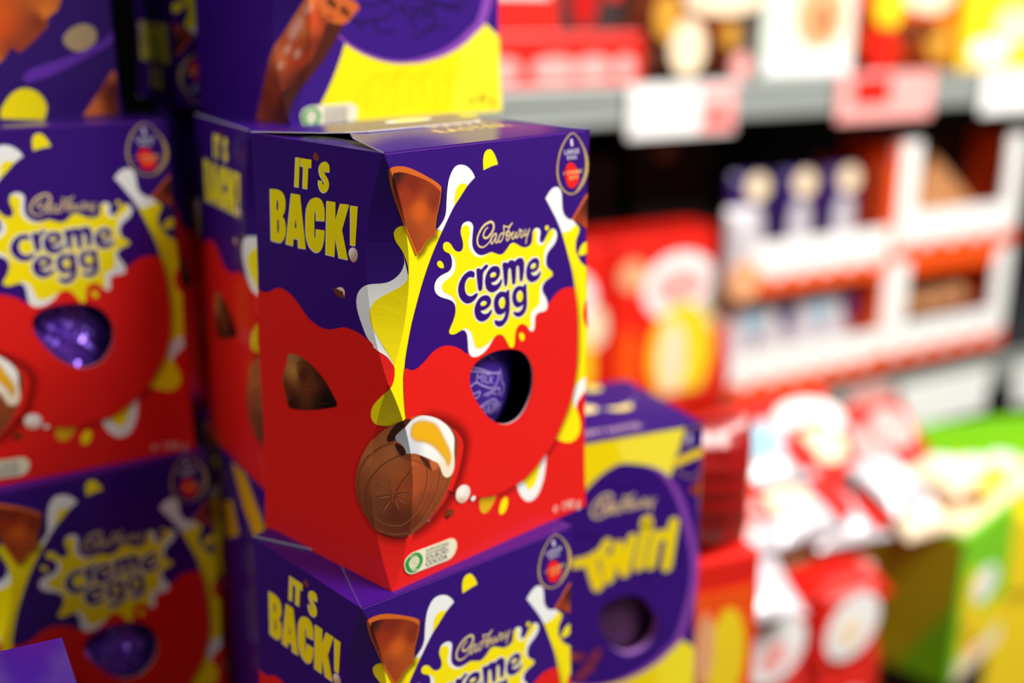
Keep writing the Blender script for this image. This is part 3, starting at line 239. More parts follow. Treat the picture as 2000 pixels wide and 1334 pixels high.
TW=json.loads('''{"J_ypan":[[2708,17960,1],[10563,18231,1],[9735,15438,1],[8512,15217,1],[4639,15285,1],[2141,16017,1]],"J_egg":[[2807,12303],[3377,13810],[4112,14844],[5005,15852],[5920,16352],[6856,16460],[7897,16126],[8970,15352],[10003,13936],[10827,11942],[11326,9965],[11477,8344],[11320,5958],[10722,3973],[9125,1905],[7678,805]],"J_eggrim":[[7893,16245],[8799,15619],[9799,14955],[10754,13725],[11566,12266],[11894,10481],[11904,8251],[11748,5858],[11070,3721],[9464,1732]],"J_tbar":[[3653,10904],[4235,10896],[4699,11028],[5223,11264],[5623,11755]],"J_tstem":[[4586,10880],[4813,10087],[5102,9214]],"J_w1":[[5534,10741],[5807,9526]],"J_w2":[[5807,9526],[6347,11437]],"J_w3":[[6347,11437],[6821,9716]],"J_w4":[[6821,9716],[7241,11720]],"J_i":[[8032,11679],[7726,9875]],"J_idot":[[8153,12579],[8200,12108]],"J_r1":[[8833,11578],[8525,9825]],"J_r2":[[8833,11578],[9765,11512]],"J_l":[[9989,12170],[9623,9475]],"J_cad":[[4610,13255],[8706,13395],[4833,14720]],"J_win":[[5221,7020],[5362,7671],[5991,8053],[6847,8176],[7611,8030],[8285,7532],[8808,6768],[9109,6102],[9028,5251],[8606,4588],[7953,4259],[7185,4261],[6410,4755],[5743,5512],[5347,6302]],"J_ylow":[[9204,1806,1],[9913,2482],[10620,3308],[11178,3642,1],[12206,2451,1],[13470,279,1],[12998,-2518,1],[8352,-1161,1]],"J_choc":[[3756,4515],[4213,5145],[4590,4837],[4394,4244],[4712,4216],[5229,4783],[5500,4607],[5355,4050],[4784,3496],[4325,2751],[3491,2435]],"J_badge":[[10444,17036],[10819,17769],[11631,17829],[12103,16467],[11875,15387],[11212,14877],[10383,15204],[9945,16078]],"J_bbar":[[10085,15932],[11699,16284]],"J_shard":[[12031,14987,1],[11037,14158],[11119,13830],[12103,13338,1]],"C_ylow":[[888,-86,1],[2913,3596,1],[3916,3976,1],[6629,4680,1],[10388,4654,1],[11745,3138,1],[13046,1394,1],[11965,-117,1]],"C_egg":[[2915,3668],[3460,3331],[4321,2980],[5205,2755],[6113,2683],[7045,2792],[8000,3033],[8978,3473],[9677,3964],[10387,4576],[10802,5273]],"C_bar":[[-3047,-162,1],[-2425,1154],[-1918,2215],[-1345,3169],[-465,4053],[352,4920],[987,5534,1],[1867,5537,1],[2196,5250],[2505,4379],[1889,3639],[1224,2739],[520,1918],[74,1049],[-293,2,1]],"C_bardark":[[-293,2,1],[-988,409],[-595,1453],[284,1874],[751,2456],[1236,3030],[1600,3686],[2019,4467],[2803,4418],[2380,3671],[1761,2848],[1154,2198],[528,1588],[74,1049]],"C_barend":[[1564,5169],[1673,5495],[3041,5499],[3654,5124],[3313,4748],[2952,4416],[2505,4379],[1925,4551],[1696,4882]],"C_pill":[[457,929],[588,1216],[882,1412],[1414,1450],[2394,1447],[2943,1443],[3290,1254],[3406,944],[3217,606],[2857,430],[2107,410],[1371,389],[887,375],[607,541]],"C_wt":[[9810,411],[11396,407],[9819,891]],"C_cr":[[-1741,5391],[-1430,4162],[-1352,3085]],"F_orange":[[5587,2797,1],[6273,2946],[6575,3249],[6786,3532],[6932,3624],[7094,3430],[7276,3426],[7876,3895],[8445,4465],[8651,4655],[8634,4943],[8846,5182],[9147,5373],[9389,5901],[9509,6617,1],[5994,6584,1]],"F_oval":[[9297,3970],[9621,4452],[10272,4738],[10789,4587],[10945,4192],[10755,3750],[10138,3391],[9576,3526]],"F_half":[[6023,225,1],[6078,661],[6454,1228],[6852,1553],[7276,1659],[7724,1519],[8061,1161],[8197,660],[8020,71,1]],"F_wedge":[[11562,2434,1],[11697,2026],[11617,140,1],[9867,152,1],[10599,1155]],"F_streak":[[7598,2549],[9541,3183],[11058,3844],[11750,4380],[11697,3834],[10503,3161],[8497,2228],[7309,1974]],"N_strip":[[-5861,17424,1],[-3631,17476],[-637,15482],[-2260,14171],[-4165,15341]],"N_small":[[-8151,14025],[-5869,14825],[-5120,13272],[-7703,11960]]}''')
def path(n,closed=True,step=2,src=None): return smooth_path((src or ART)[n],closed,step)
def pt(n,i=None,src=None):
    q=[(p[0]/100,p[1]/100) for p in (src or ART)[n]]
    return q if i is None else q[i]
LIFT_PARTS={}
def flap_mesh(name,outline,zf,th,extra=()):
    """a card flap seen from above: outline (x,y) mm, zf(x,y) height of its printed face; purple face, raw card edge"""
    tri=tessellate_polygon([[Vector((x,y,0)) for x,y in outline]]); n=len(outline)
    bm=bmesh.new(); bv=[bm.verts.new((x,y,0)) for x,y in outline]
    for t in tri:
        try: bm.faces.new([bv[i] for i in t])
        except ValueError: pass
    for i in range(1,12): bmesh.ops.bisect_plane(bm,geom=bm.verts[:]+bm.edges[:]+bm.faces[:],dist=1e-5,plane_co=(0,i*D/12,0),plane_no=(0,1,0))
    for i in range(1,12): bmesh.ops.bisect_plane(bm,geom=bm.verts[:]+bm.edges[:]+bm.faces[:],dist=1e-5,plane_co=(i*W/12,0,0),plane_no=(1,0,0))
    bmesh.ops.recalc_face_normals(bm,faces=bm.faces)
    if bm.faces and sum(f.normal.z for f in bm.faces)<0: bmesh.ops.reverse_faces(bm,faces=bm.faces)
    bm.verts.index_update(); V=[(v.co.x,v.co.y) for v in bm.verts]; F=[[v.index for v in f.verts] for f in bm.faces]
    B=[tuple(v.index for v in e.verts) for e in bm.edges if e.is_boundary]; m=len(V); bm.free()
    vs=[(x/1000,y/1000,zf(x,y)/1000) for x,y in V]+[(x/1000,y/1000,(zf(x,y)-th)/1000) for x,y in V]
    fs=F+[[m+i for i in f[::-1]] for f in F]; k=len(fs); fs+=[[a,b,m+b,m+a] for a,b in B]
    me=bpy.data.meshes.new(name); me.from_pydata(vs,[],fs); me.materials.append(INK); me.materials.append(CARD)
    at=me.color_attributes.new('ink','FLOAT_COLOR','POINT'); at.data.foreach_set('color',list(lin(PURPLE))*len(vs))
    hinge=lambda i:min(abs(V[i][1]),abs(V[i][1]-D))<.6 if 'dust' not in name else min(abs(V[i][0]),abs(V[i][0]-W))<.6
    for i,p in enumerate(me.polygons):
        if i>=k: a_,b_=B[i-k]; p.material_index=0 if hinge(a_) and hinge(b_) else 1
    return me
class FlapInk(Ink):
    """print on the carton's top: (x,y) mm plus the height function of the flap that carries it"""
    def __init__(s,zf): super().__init__(); s.zf=zf
    def build(s,name,**k):
        me=bpy.data.meshes.new(name); me.from_pydata([(x/1000,y/1000,(s.zf(x,y)+.05+.05*l)/1000) for x,y,l in s.v],[],s.f)
        at=me.color_attributes.new('ink','FLOAT_COLOR','POINT'); at.data.foreach_set('color',[q for c in s.c for q in c]); me.materials.append(INK)
        return me
    def add(s,outline,col,layer,**k):
        b=len(s.v); s.v+=[(x,y,layer) for x,y in outline]; s.c+=[lin(col)]*len(outline); s.f.append([b+i for i in range(len(outline))])
FRONT_FLAP=[(0,-.2),(W,-.2),(W-5.9,15),(W-14.5,36),(W-22,47),(22,47),(14.5,36),(5.9,15)]
BACK_FLAP=[(W,D),(0,D),(5.5,73),(13.6,55),(20,48),(29,44),(W-29,44),(W-20,48),(W-13.6,55),(W-5.5,73)]
LDUST=[(0,0),(24,16),(24,D-16),(0,D)]; RDUST=[(W,D),(W-24,D-16),(W-24,16),(W,0)]
def top_parts(lift,droop):
    zf=lambda x,y:H+.35+lift*max(0,min(1,y/47))*(1-.25*max(0,min(1,x/W)))
    zb=lambda x,y:H+.95+lift*max(0,min(1,(D-y)/42))*(1-.25*max(0,min(1,x/W)))
    zl=lambda x,y:H+.1-droop*x; zr=lambda x,y:H+.1-droop*(W-x)
    return [('dust_flap',flap_mesh('dust_flap',LDUST,zl,.35)),('dust_flap',flap_mesh('dust_flap',RDUST,zr,.35)),
            ('front_flap',flap_mesh('front_flap',FRONT_FLAP,zf,.4)),('back_flap',flap_mesh('back_flap',BACK_FLAP,zb,.4))],zf,zb
FLUSH,ZF0,ZB0=top_parts(.0,.0); OPEN,ZF1,ZB1=top_parts(1.5,.07)
def body_mesh(name,window,col=PURPLE):
    k=Ink(); k.add([(-D-BB,0),(W+BB,0),(W+BB,H),(-D-BB,H)],col,-.55,holes=[window] if window else [])
    me=k.build(name)
    # the two hidden faces, foot and inside
    k2=Ink(); k2.add([(W+BB,0),(2*W+D-BB,0),(2*W+D-BB,H),(W+BB,H)],col,-.55)
    m2=k2.build(name); bm=bmesh.new(); bm.from_mesh(me); bm.from_mesh(m2); 
    bmesh.ops.remove_doubles(bm,verts=bm.verts,dist=2e-6)
    q=[bm.verts.new((x/1000,y/1000,.0)) for x,y in ((-E,-E),(-E,D+E),(W+E,D+E),(W+E,-E))]; bm.faces.new(q)
    lay=bm.verts.layers.float_color.get('ink')
    for v in q: v[lay]=lin(col)
    bm.to_mesh(me); bm.free(); bpy.data.meshes.remove(m2)
    return me
def rim_mesh(window,depth=.5):
    n=len(window); vs=[skin(u,z,0) for u,z in window]+[skin(u,z,-depth) for u,z in window]
    me=bpy.data.meshes.new('window_rim'); me.from_pydata(vs,[],[[i,(i+1)%n,n+(i+1)%n,n+i] for i in range(n)]); me.materials.append(CARD); return me
# ---------------------------------------------------------------- artwork of the yolk-splash egg carton
WIN=path('window'); SLOGAN=[]; GROUND=[]
def art_egg_carton():
    P=[]
    k=Ink(); side=path('sidered'); k.add([(min(max(u,-D-1),W+1.5),z) for u,z in side],RED,0,holes=[WIN])
    k.add([(-D-1,0),(-D-1,99),(-D+3.5,99),(-D+5,0)],RED,.2); P.append(('red_ground_print',k.build('red_ground_print'))); GROUND.append(k)
    for grp in ((('wl_mid',WHITE,1),('yl_mid',YEL,2)),(('wl_up',WHITE,3),('yl_up',YEL,4)),(('yr',YEL,1),('wr',WHITE,2),('wr_low',WHITE,2)),(('yoval',YEL,2),),(('ydrop',YEL,1),),(('wdrop_low',WHITE,1),('ydrop_low',YEL,2)),(('ydrop2',(222,172,20),1),),(('ydrop3',YEL,1),)):
        k=Ink()
        for n,c,l in grp: k.add([(min(u,W+1.5),z) for u,z in path(n)],c,l)
        nm='splash_print' if len(grp)>1 else 'yolk_drop_print'; P.append((nm,k.build(nm)))
    egg=path('egg',step=3)
    k=Ink(); n=len(egg); cx=sum(p[0] for p in egg)/n; cz=sum(p[1] for p in egg)/n; b=len(k.v)
    for p in egg:
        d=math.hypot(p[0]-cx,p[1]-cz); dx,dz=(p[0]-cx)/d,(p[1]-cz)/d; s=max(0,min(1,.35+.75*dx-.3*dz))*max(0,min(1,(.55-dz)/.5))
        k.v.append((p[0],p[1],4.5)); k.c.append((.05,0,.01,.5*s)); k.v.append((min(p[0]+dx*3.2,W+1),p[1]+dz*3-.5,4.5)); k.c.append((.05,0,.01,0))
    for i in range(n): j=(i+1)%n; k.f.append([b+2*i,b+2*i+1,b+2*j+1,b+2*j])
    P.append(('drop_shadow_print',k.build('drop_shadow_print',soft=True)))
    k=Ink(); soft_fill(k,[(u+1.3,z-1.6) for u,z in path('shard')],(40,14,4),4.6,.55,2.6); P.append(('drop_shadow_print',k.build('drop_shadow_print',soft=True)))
    k=Ink(); k.add(egg,PURPLE,5,holes=[WIN])
    red=path('eggred'); 
    # red half of the egg: the wave line closed along the egg's own edge
    wave=[p for p in path('eggred') if True]
    lo=clip_poly(egg,wave); k.add(lo,RED,6,holes=[WIN]); P.append(('egg_panel_print',k.build('egg_panel_print')))
    k=Ink(); k.add(path('splat_white'),WHITE,7); k.add(path('splat_yellow'),YEL,8)
    for q in ('dot1','dot2','dot3'): k.add(path(q),YEL,8)
    P.append(('splat_logo',k.build('splat_logo')))
    k=Ink()
    for q in ('c','r','e1','m','e2','e3','g1','g2'):
        o=path(q); k.add([(u-.15,z+.05) for u,z in dilate(o,.5)],WHITE,8.8)
    for q in ('c','r','e1','m','e2','e3','g1','g2'):
        o=path(q); k.add(o,PURPLE,9.5)
        if q+'h' in ART: h=path(q+'h'); k.add(h,WHITE,10.2); k.add([(u+.22,z-.2) for u,z in dilate(h,-.22)],YEL,10.8)
    P.append(('logo_lettering',k.build('logo_lettering')))
    k=Ink()
    for q in ('C','a','d','b','u','r','y'):
        p=path('s_'+q,False,3); wd=(lambda t:.55+.55*math.sin(math.pi*min(1,t*1.25))) if q=='C' else .62
        k.stroke(p,wd,GOLD,7+.12*'Cadbury'.index(q))
    P.append(('script_lettering',k.build('script_lettering')))
    for word,hs in (('ITS',()),('BACKX',('Bh1','Bh2','Ah'))):
        k=Ink()
        for q in word: k.add([(u-.3,z-.25) for u,z in dilate(path('b_'+q),.12)],WHITE,1)
        for q in word: k.add(path('b_'+q),YEL,2)
        for q in hs: k.add(path('b_'+q),PURPLE,3)
        if hs:
            o=pt('b_Xdot'); cu=sum(p[0] for p in o)/len(o); cz=sum(p[1] for p in o)/len(o)
            k.add(path('b_Xdot'),blend([(cu-2,cz+2,(245,240,235)),(cu+1,cz-3,(205,150,110)),(cu+2.5,cz-1,(190,160,150))]),1.5,fine=1)
        P.append(('slogan_lettering',k.build('slogan_lettering'))); SLOGAN.append(k)
    k=Ink(); k.add(path('b_scrumb'),blend([(-48,177,(90,40,20)),(-46,175,(150,70,40))]),1,fine=1)
    P.append(('chocolate_crumb_print',k.build('chocolate_crumb_print'))); k=Ink()
    k.add(path('curl'),(110,52,28),1); k.add(path('curl_w'),(235,205,195),2)
    P.append(('chocolate_curl_print',k.build('chocolate_curl_print'))); k=Ink()
    k.add(path('crumb'),(126,52,22),5.5); c=pt('crumb'); k.add([c[3],c[4],c[5],(c[5][0]+2,c[5][1]+1)],(50,16,8),6)
    P.append(('chocolate_crumb_print',k.build('chocolate_crumb_print')))
    k=Ink(); c=pt('chunk'); k.add(path('chunk'),blend([(c[0][0]+4,c[0][1]-6,(190,130,62)),(c[0][0]+2,c[0][1],(160,110,60)),(c[6][0]-9,c[6][1]-5,(120,52,24)),(c[6][0],c[6][1],(70,30,16)),(c[9][0]-1,c[9][1],(24,6,6)),(c[12][0],c[12][1]+2,(20,5,5)),(c[15][0],c[15][1]+2,(44,14,8)),(c[17][0],c[17][1],(110,50,22)),((c[0][0]+c[9][0])/2-6,(c[0][1]+c[9][1])/2,(84,34,14))]),1,fine=2)
    for q in ('s_sw1','s_sw2','s_sw3'): k.stroke(path(q,False,3),.4,(70,32,18),2)
    P.append(('chocolate_chunk_print',k.build('chocolate_chunk_print')))
    k=Ink(); s=pt('shard'); k.add(path('shard'),(206,98,30),6); si=pt('shard_in')
    k.add(path('shard_in'),blend([(si[0][0],si[0][1],(52,16,10)),(si[2][0],si[2][1]-4,(120,34,16)),(si[5][0]-3,si[5][1]-3,(130,44,20)),(si[8][0]-8,si[8][1]+6,(200,88,20)),(si[8][0],si[8][1],(170,74,24)),(si[14][0],si[14][1],(150,60,24)),(si[16][0]+6,si[16][1],(150,46,16))]),7,fine=2)
    P.append(('chocolate_shard_print',k.build('chocolate_shard_print'))); k=Ink()
    k.add([(min(u,W+1.5),z) for u,z in path('shard_r')],(206,92,40),3)
    sr=pt('shard_r_in'); k.add([(min(u,W+1.5),z) for u,z in path('shard_r_in')],blend([(sr[3][0]-1,sr[3][1]-5,(74,30,20)),(sr[0][0],sr[0][1],(150,50,26)),(sr[6][0],sr[6][1],(176,70,26))]),4,fine=2)
    P.append(('chocolate_shard_print',k.build('chocolate_shard_print')))
    # filled chocolate egg wrapped round the carton's corner
    c=path('cegg'); mu=sum(p[0] for p in c)/len(c); mz=sum(p[1] for p in c)/len(c)
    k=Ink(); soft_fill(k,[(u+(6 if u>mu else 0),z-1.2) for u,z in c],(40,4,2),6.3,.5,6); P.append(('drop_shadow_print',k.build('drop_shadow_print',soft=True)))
    k=Ink(); k.add(c,blend([(mu-14,mz+9,(196,112,58)),(mu-6,mz+12,(210,126,70)),(mu-4,mz+2,(196,104,50)),(mu,mz-4,(178,80,38)),(mu+8,mz-2,(164,72,34)),(mu-13,mz-4,(160,84,48)),(mu+14,mz-4,(150,70,32)),(mu-8,mz-17,(100,42,22)),(mu+2,mz-19,(98,40,18)),(mu+10,mz-12,(130,58,28)),(mu-14,mz-12,(120,62,38))]),7,fine=2)
    for i in range(4):
        q=path('s_gr%d'%i,False,3); k.stroke(q,.42,(66,26,12),8); k.stroke([(u+.32,z-.05) for u,z in q],.2,(190,112,66),8.4)
    for i in range(8):
        q=path('s_ray%d'%i,False,3); k.stroke(q,lambda t:.75*math.sin(math.pi*(.12+.86*t))+.05,(70,26,12),8); k.stroke([(u+.2,z-.25) for u,z in q],lambda t:.4*math.sin(math.pi*t)+.02,(205,120,72),8.4)
    for q in ('rim_l','rim_r'): k.add(path(q),(70,30,16) if q=='rim_l' else (140,62,24),8.5)
    g=pt('goo'); gu=sum(p[0] for p in g)/len(g); gz=sum(p[1] for p in g)/len(g)
    k.add(path('goo'),blend([(gu,gz,(244,244,240)),(g[0][0],g[0][1],(214,218,224)),(g[15][0],g[15][1],(240,226,196)),(g[8][0],g[8][1],(246,246,240)),(g[21][0],g[21][1],(206,210,216))]),9,fine=2)
    for q,cc in (('chip1',(66,28,18)),('chip2',(160,80,40)),('chip3',(74,30,16)),('chip4',(190,96,44))): k.add(path(q),cc,9.5)
    P.append(('chocolate_egg_print',k.build('chocolate_egg_print')))
    k=Ink(); soft_fill(k,path('yolk'),(240,178,16),10,.95,2.0)
    P.append(('yolk_print',k.build('yolk_print',soft=True)))
    k=Ink()
    for q in ('wball','wball2'):
        o=pt(q); cu=sum(p[0] for p in o)/len(o); cz=sum(p[1] for p in o)/len(o); k.add(path(q),blend([(cu,cz+1,(244,240,234)),(cu-1,cz-4,(220,170,140)),(cu+3,cz,(230,220,210))]),7,fine=1)
    P.append(('cream_drop_print',k.build('cream_drop_print')))
    P.append(('cocoa_badge',cocoa_badge(ART).build('cocoa_badge')))
    k=Ink(); k.add(path('badge'),(196,164,96),2,holes=[path('badgeh')]); k.add(path('bred'),(236,30,24),2)
    t=pt; k.text('1',*pt('t_1'),(225,215,235),3); k.text('LARGE',*pt('t_large'),(215,205,230),3,.02,1.1); k.text('EGG',*pt('t_egg'),(215,205,230),3,.02,1.1)
    k.text('1 CREME',*pt('t_1c'),(236,196,120),3,.012,1.1); k.text('EGG',*pt('t_egg2'),(240,190,100),3,.012,1.1)
    P.append(('contents_badge',k.build('contents_badge')))
    k=Ink(); k.stroke([(u,H-.3) for u in range(1,118,3)],.55,(112,52,178),1); P.append(('fold_wear_highlight',k.build('fold_wear_highlight')))  # worn top fold; its gloss highlight is put into the lighter ink
    k=Ink(); k.text('\u212e 190 g',*pt('t_g'),(240,190,175),2,.014); P.append(('weight_mark',k.build('weight_mark')))
    return P
def soft_fill(k,outline,rgb,layer,alpha,edge):
    """print whose ink thins out towards its edge"""
    n=len(outline); rings=[(dilate(outline,edge*.5*(1-2*t)),alpha*a) for t,a in ((0,0),(.35,.3),(.65,.7),(1,1))]; b=len(k.v)
    for r,a in rings:
        for p in r: k.v.append((p[0],max(0,p[1]),layer)); k.c.append(lin(rgb)[:3]+(a,))
    for q in range(3):
        for i in range(n): j=(i+1)%n; k.f.append([b+q*n+i,b+q*n+j,b+(q+1)*n+j,b+(q+1)*n+i])
    k.f+=[[b+3*n+i for i in f] for f in tessellate_polygon([[Vector((p[0],p[1],0)) for p in rings[-1][0]]])]
def clip_poly(subj,clipr):
    """points of the egg below the wave + the wave inside the egg (both simple outlines)"""
    def inside(p,poly):
        c=False;n=len(poly)
        for i in range(n):
            (x1,y1),(x2,y2)=poly[i],poly[(i+1)%n]
            if (y1>p[1])!=(y2>p[1]) and p[0]<(x2-x1)*(p[1]-y1)/(y2-y1)+x1: c=not c
        return c
    ins=[inside(p,clipr) for p in subj]; n=len(subj)
    st=next(i for i in range(n) if ins[i] and not ins[i-1]); seq=[]
    i=st
    while ins[i%n]: seq.append(subj[i%n]); i+=1
    wv=[p for p in clipr if inside(p,subj)]
    # wave runs left to right; join to whichever end of the egg arc is nearer
    if math.dist(seq[-1],wv[0])>math.dist(seq[-1],wv[-1]): wv=wv[::-1]
    return seq+wv
def cocoa_badge(src,layer=7,mp=None):
    k=Ink(); g=(38,150,52); cr=(232,226,196); ink=(40,24,70)
    m=mp or (lambda q:q)
    P=lambda n:[m(p) for p in smooth_path(ART[n])]; Tn=lambda n:[m(p) for p in pt(n)]
    k.add(P('pill'),cr,layer); k.add(P('ring'),g,layer+.8); k.add(P('ringh'),cr,layer+1.6)
    k.text('SUPPORTING',*Tn('t_sup'),ink,layer+1,.0); k.text('SUSTAINABLY',*Tn('t_sus'),ink,layer+1,.0)
    k.text('SOURCED',*Tn('t_sou'),ink,layer+1,.012); k.text('COCOA',*Tn('t_coc'),ink,layer+1,.022)
    f=Tn('t_flower'); cx,cz=f[0]; a=(f[1][0]-cx,f[1][1]-cz); b=(f[2][0]-cx,f[2][1]-cz)
    loc=lambda x,y:(cx+a[0]*x+b[0]*y,cz+a[1]*x+b[1]*y)
    for i in range(5):
        t=math.pi/2+i*2*math.pi/5; o=[loc(.58*math.cos(t)+.36*math.cos(q*math.pi/7),.58*math.sin(t)+.36*math.sin(q*math.pi/7)) for q in range(15)]
        k.stroke(o[:],.13,(90,110,60),layer+2.2)
    # words round the green ring, letter by letter
    for word,t0,t1,up in (('COCOA',2.35,.95,1),('LIFE',4.2,5.2,-1)):
        for i,ch in enumerate(word):
            t=t0+(t1-t0)*(i+.5)/len(word); r=1.42; h=.38; wd=.15
            e=(math.cos(t),math.sin(t)); tn=(e[1],-e[0]) if up>0 else (-e[1],e[0]); rr=r-h/2 if up>0 else r+h/2
            p0=(rr*e[0]-wd*tn[0],rr*e[1]-wd*tn[1]); p1=(rr*e[0]+wd*tn[0],rr*e[1]+wd*tn[1]); p2=(p0[0]+up*h*e[0],p0[1]+up*h*e[1])
            k.text(ch,loc(*p0),loc(*p1),loc(*p2),(240,240,215),layer+1.6,.012)
    return k
def art_top(zf,zb):
    k=FlapInk(zf)
    k.text('HAPPY',(61,38.6),(95,38.6),(61,46),(240,205,120),1,.014,1.15); a0=k.build('greeting_lettering'); k=FlapInk(zf); k.text('EASTER',(54,26),(97,26),(54,33.6),(240,205,120),1,.014,1.15)
    a=k.build('greeting_lettering')
    k=FlapInk(zb); k.add(oval(74,70,16,7,30,.25),WHITE,1); k.add(oval(75,70,12,4.6,30,.25),(250,238,120),2); d0=k.build('lid_dot_print'); k=FlapInk(zb); k.add(oval(108,66,5.5,4),YEL,1)
    return [('greeting_lettering',a0),('greeting_lettering',a),('lid_dot_print',d0),('lid_dot_print',k.build('lid_dot_print'))]
EGG_ART=art_egg_carton(); TURNED=[(n,k.build(n,turned=True)) for n,ks in (('red_ground_print',GROUND),('slogan_lettering',SLOGAN)) for k in ks]; TOP0=art_top(ZF0,ZB0); TOP1=art_top(ZF1,ZB1)
PLAIN=[('lid_panel',flap_mesh('lid_panel',[(0,-.2),(W,-.2),(W,D),(0,D)],lambda x,y:H+.4,.4))]
EGG_BODY=body_mesh('carton_body',WIN); RIM=rim_mesh(WIN)
def mm(x,y,z): return (x/1000,y/1000,z/1000)
def carton(name,loc,th,label,cat,group,body,parts):
    o=root(name,(loc[0],loc[1],loc[2]+EYE),th,label,cat,group)
    link('carton_body',body,o)
    for n,me in parts:
        q=link(n,me,o)
        if n=='swirl_line_print': q['kind']='stuff'
    return o
G1='purple and red yolk splash egg cartons'
def egg_carton(loc,th,label,opened=False,lid=True,slogan=True):
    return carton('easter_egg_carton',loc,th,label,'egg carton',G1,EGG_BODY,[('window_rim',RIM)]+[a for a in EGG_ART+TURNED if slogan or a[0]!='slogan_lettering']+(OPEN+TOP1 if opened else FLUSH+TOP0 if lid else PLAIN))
CA=egg_carton((-.04838,.44699,-.23869),.80774,'purple and red egg carton in sharp focus at the middle, its lid flaps slightly open',True)
CB=egg_carton((-.0595,.4307,-.41869),.7273,'purple and red egg carton directly beneath the sharply focused one, cut off below its logo')
CG=egg_carton((-.2785,.5579,-.2457),.5522,'purple and red egg carton upper left, its window full of crinkled purple foil')
CH=egg_carton((-.2668,.5522,-.4257),.578,'purple and red egg carton at bottom left, lower of the pair at the left edge')
CD=egg_carton((-.1235,.5628,-.2440),.5405,'shaded egg carton right behind the sharp one, only its slogan side showing',lid=False)
CE_=egg_carton((-.1775,.682,-.2457),.5487,'dark egg carton deep in the gap, only a strip of yellow splash showing',slogan=False)
CEn=egg_carton((-.1863,.6752,-.4257),.56,'darkest egg carton at the foot of the gap between the stacks')
CI=egg_carton((-.2400,.2866,-.4257),.4883,'blurred egg carton in the bottom left corner, just its purple lid corner showing',lid=False)
# the upside down one on top of the stack in the gap: turned over about its front's normal
U=egg_carton((0,0,0),0,'egg carton standing upside down in the dark gap at the top')
th=.5487; R=Matrix.Rotation(th,4,'Z')@Matrix.Rotation(math.pi,4,'Y')
U.rotation_euler=R.to_euler(); U.location=Vector((-.1863,.6752,-.0657+.0022+EYE))-(R@Vector((W/1000,0,H/1000)))
# ---------------------------------------------------------------- foil-wrapped eggs seen through the windows
def egg_mesh(name,R,hz,crinkle,seed):
    rnd=random.Random(seed); nu,nv=96,60; bm=bmesh.new(); rows=[]
    ph=[(rnd.uniform(0,6.3),rnd.randint(9,34),rnd.uniform(8,30),rnd.uniform(.3,1)) for _ in range(12)]
    for j in range(nv+1):
        t=-math.cos(math.pi*j/nv); r=R*math.sqrt(max(0,1-t*t))*(1-.12*t); row=[]
        for i in range(nu):
            a=2*math.pi*i/nu; d=sum(k*abs(math.sin(m*a/2+f*t+p)) for p,m,f,k in ph)/6
            rr=max(0,r*(1-crinkle*d)); row.append(bm.verts.new(mm(rr*math.sin(a),-rr*math.cos(a),t*hz)))
        rows.append(row)
    for j in range(nv):
        for i in range(nu): bm.faces.new([rows[j][i],rows[j][(i+1)%nu],rows[j+1][(i+1)%nu],rows[j+1][i]])
    bmesh.ops.remove_doubles(bm,verts=bm.verts,dist=1e-6); bmesh.ops.recalc_face_normals(bm,faces=bm.faces)
    me=bpy.data.meshes.new(name); bm.to_mesh(me); bm.free(); return me
EGGM=egg_mesh('foil',40,54,.13,3); EGGS=egg_mesh('foil',39,54,.0,1)
def foil_egg(c,x,y,z,label,me,m,rz=0):
    p=c.matrix_basis@Vector(mm(x,y,z-54)); o=root('foil_egg',p,c.rotation_euler.z+rz,label,'foil egg','foil wrapped eggs inside the cartons')
    f=link('foil_wrap',me,o); f.location=mm(0,0,54)
    if not me.materials: me.materials.append(m)
    me.polygons.foreach_set('use_smooth',[me is not EGGM]*len(me.polygons)); return o,f
ea,ef=foil_egg(CA,59.2,43,84,'smooth purple foil egg with pale lettering inside the sharp carton\'s dark window',EGGS,FOILS)
foil_egg(CG,59.2,43,76,'crinkled purple foil egg filling the window of the upper left carton',EGGM,FOIL,.4)
foil_egg(CH,59.2,44,66,'dark crinkled foil egg in the window of the bottom left carton',EGGM,FOIL,2.1)
def on_egg(az,z,off=.15):
    t=(z-84)/54; r=39*math.sqrt(max(0,1-t*t))*(1-.12*t)+off; a=math.radians(az); return mm(r*math.sin(a),-r*math.cos(a),z-84)
V=[];Fc=[]
def egg_text(body,a,b,c):
    vs,fs=text_mesh(body,.0,1.0); x0=min(v[0] for v in vs); x1=max(v[0] for v in vs); y1=max(v[1] for v in text_mesh('H',0,1)[0]); k=len(V)
    for x,y in vs:
        t=(x-x0)/(x1-x0); r=y/y1; V.append(on_egg(a[0]+(b[0]-a[0])*t+(c[0]-a[0])*r,a[1]+(b[1]-a[1])*t+(c[1]-a[1])*r))
    Fc.extend([[k+i for i in f] for f in fs])
def egg_line(pts,w=.35):
    p=smooth_path([(a*100,z*100) for a,z in pts],False,5); k=len(V)
    for i,q in enumerate(p):
        a=p[max(0,i-1)]; b=p[min(len(p)-1,i+1)]; dx,dz=(b[0]-a[0])*.68,b[1]-a[1]; l=math.hypot(dx,dz) or 1
        for s in (-1,1): V.append(on_egg(q[0]-s*dz/l*w/.68,q[1]+s*dx/l*w))
    for i in range(len(p)-1): Fc.append([k+2*i,k+2*i+1,k+2*i+3,k+2*i+2])
egg_text('MILK',(-9.8,77.5),(4.8,74.1),(-9.4,80.9)); egg_text('DAIRY',(-6,60.5),(18.5,58.5),(-6,65.2))
egg_line([(-16,84.5),(-7.6,82.9),(3.1,79.5),(12,78)]); egg_line([(-16,82.8),(-8,81.6),(2,79)]); egg_line([(-16,75),(-10,77),(-5.8,75.3),(4.5,72.2),(9.5,75.1),(10,79)])
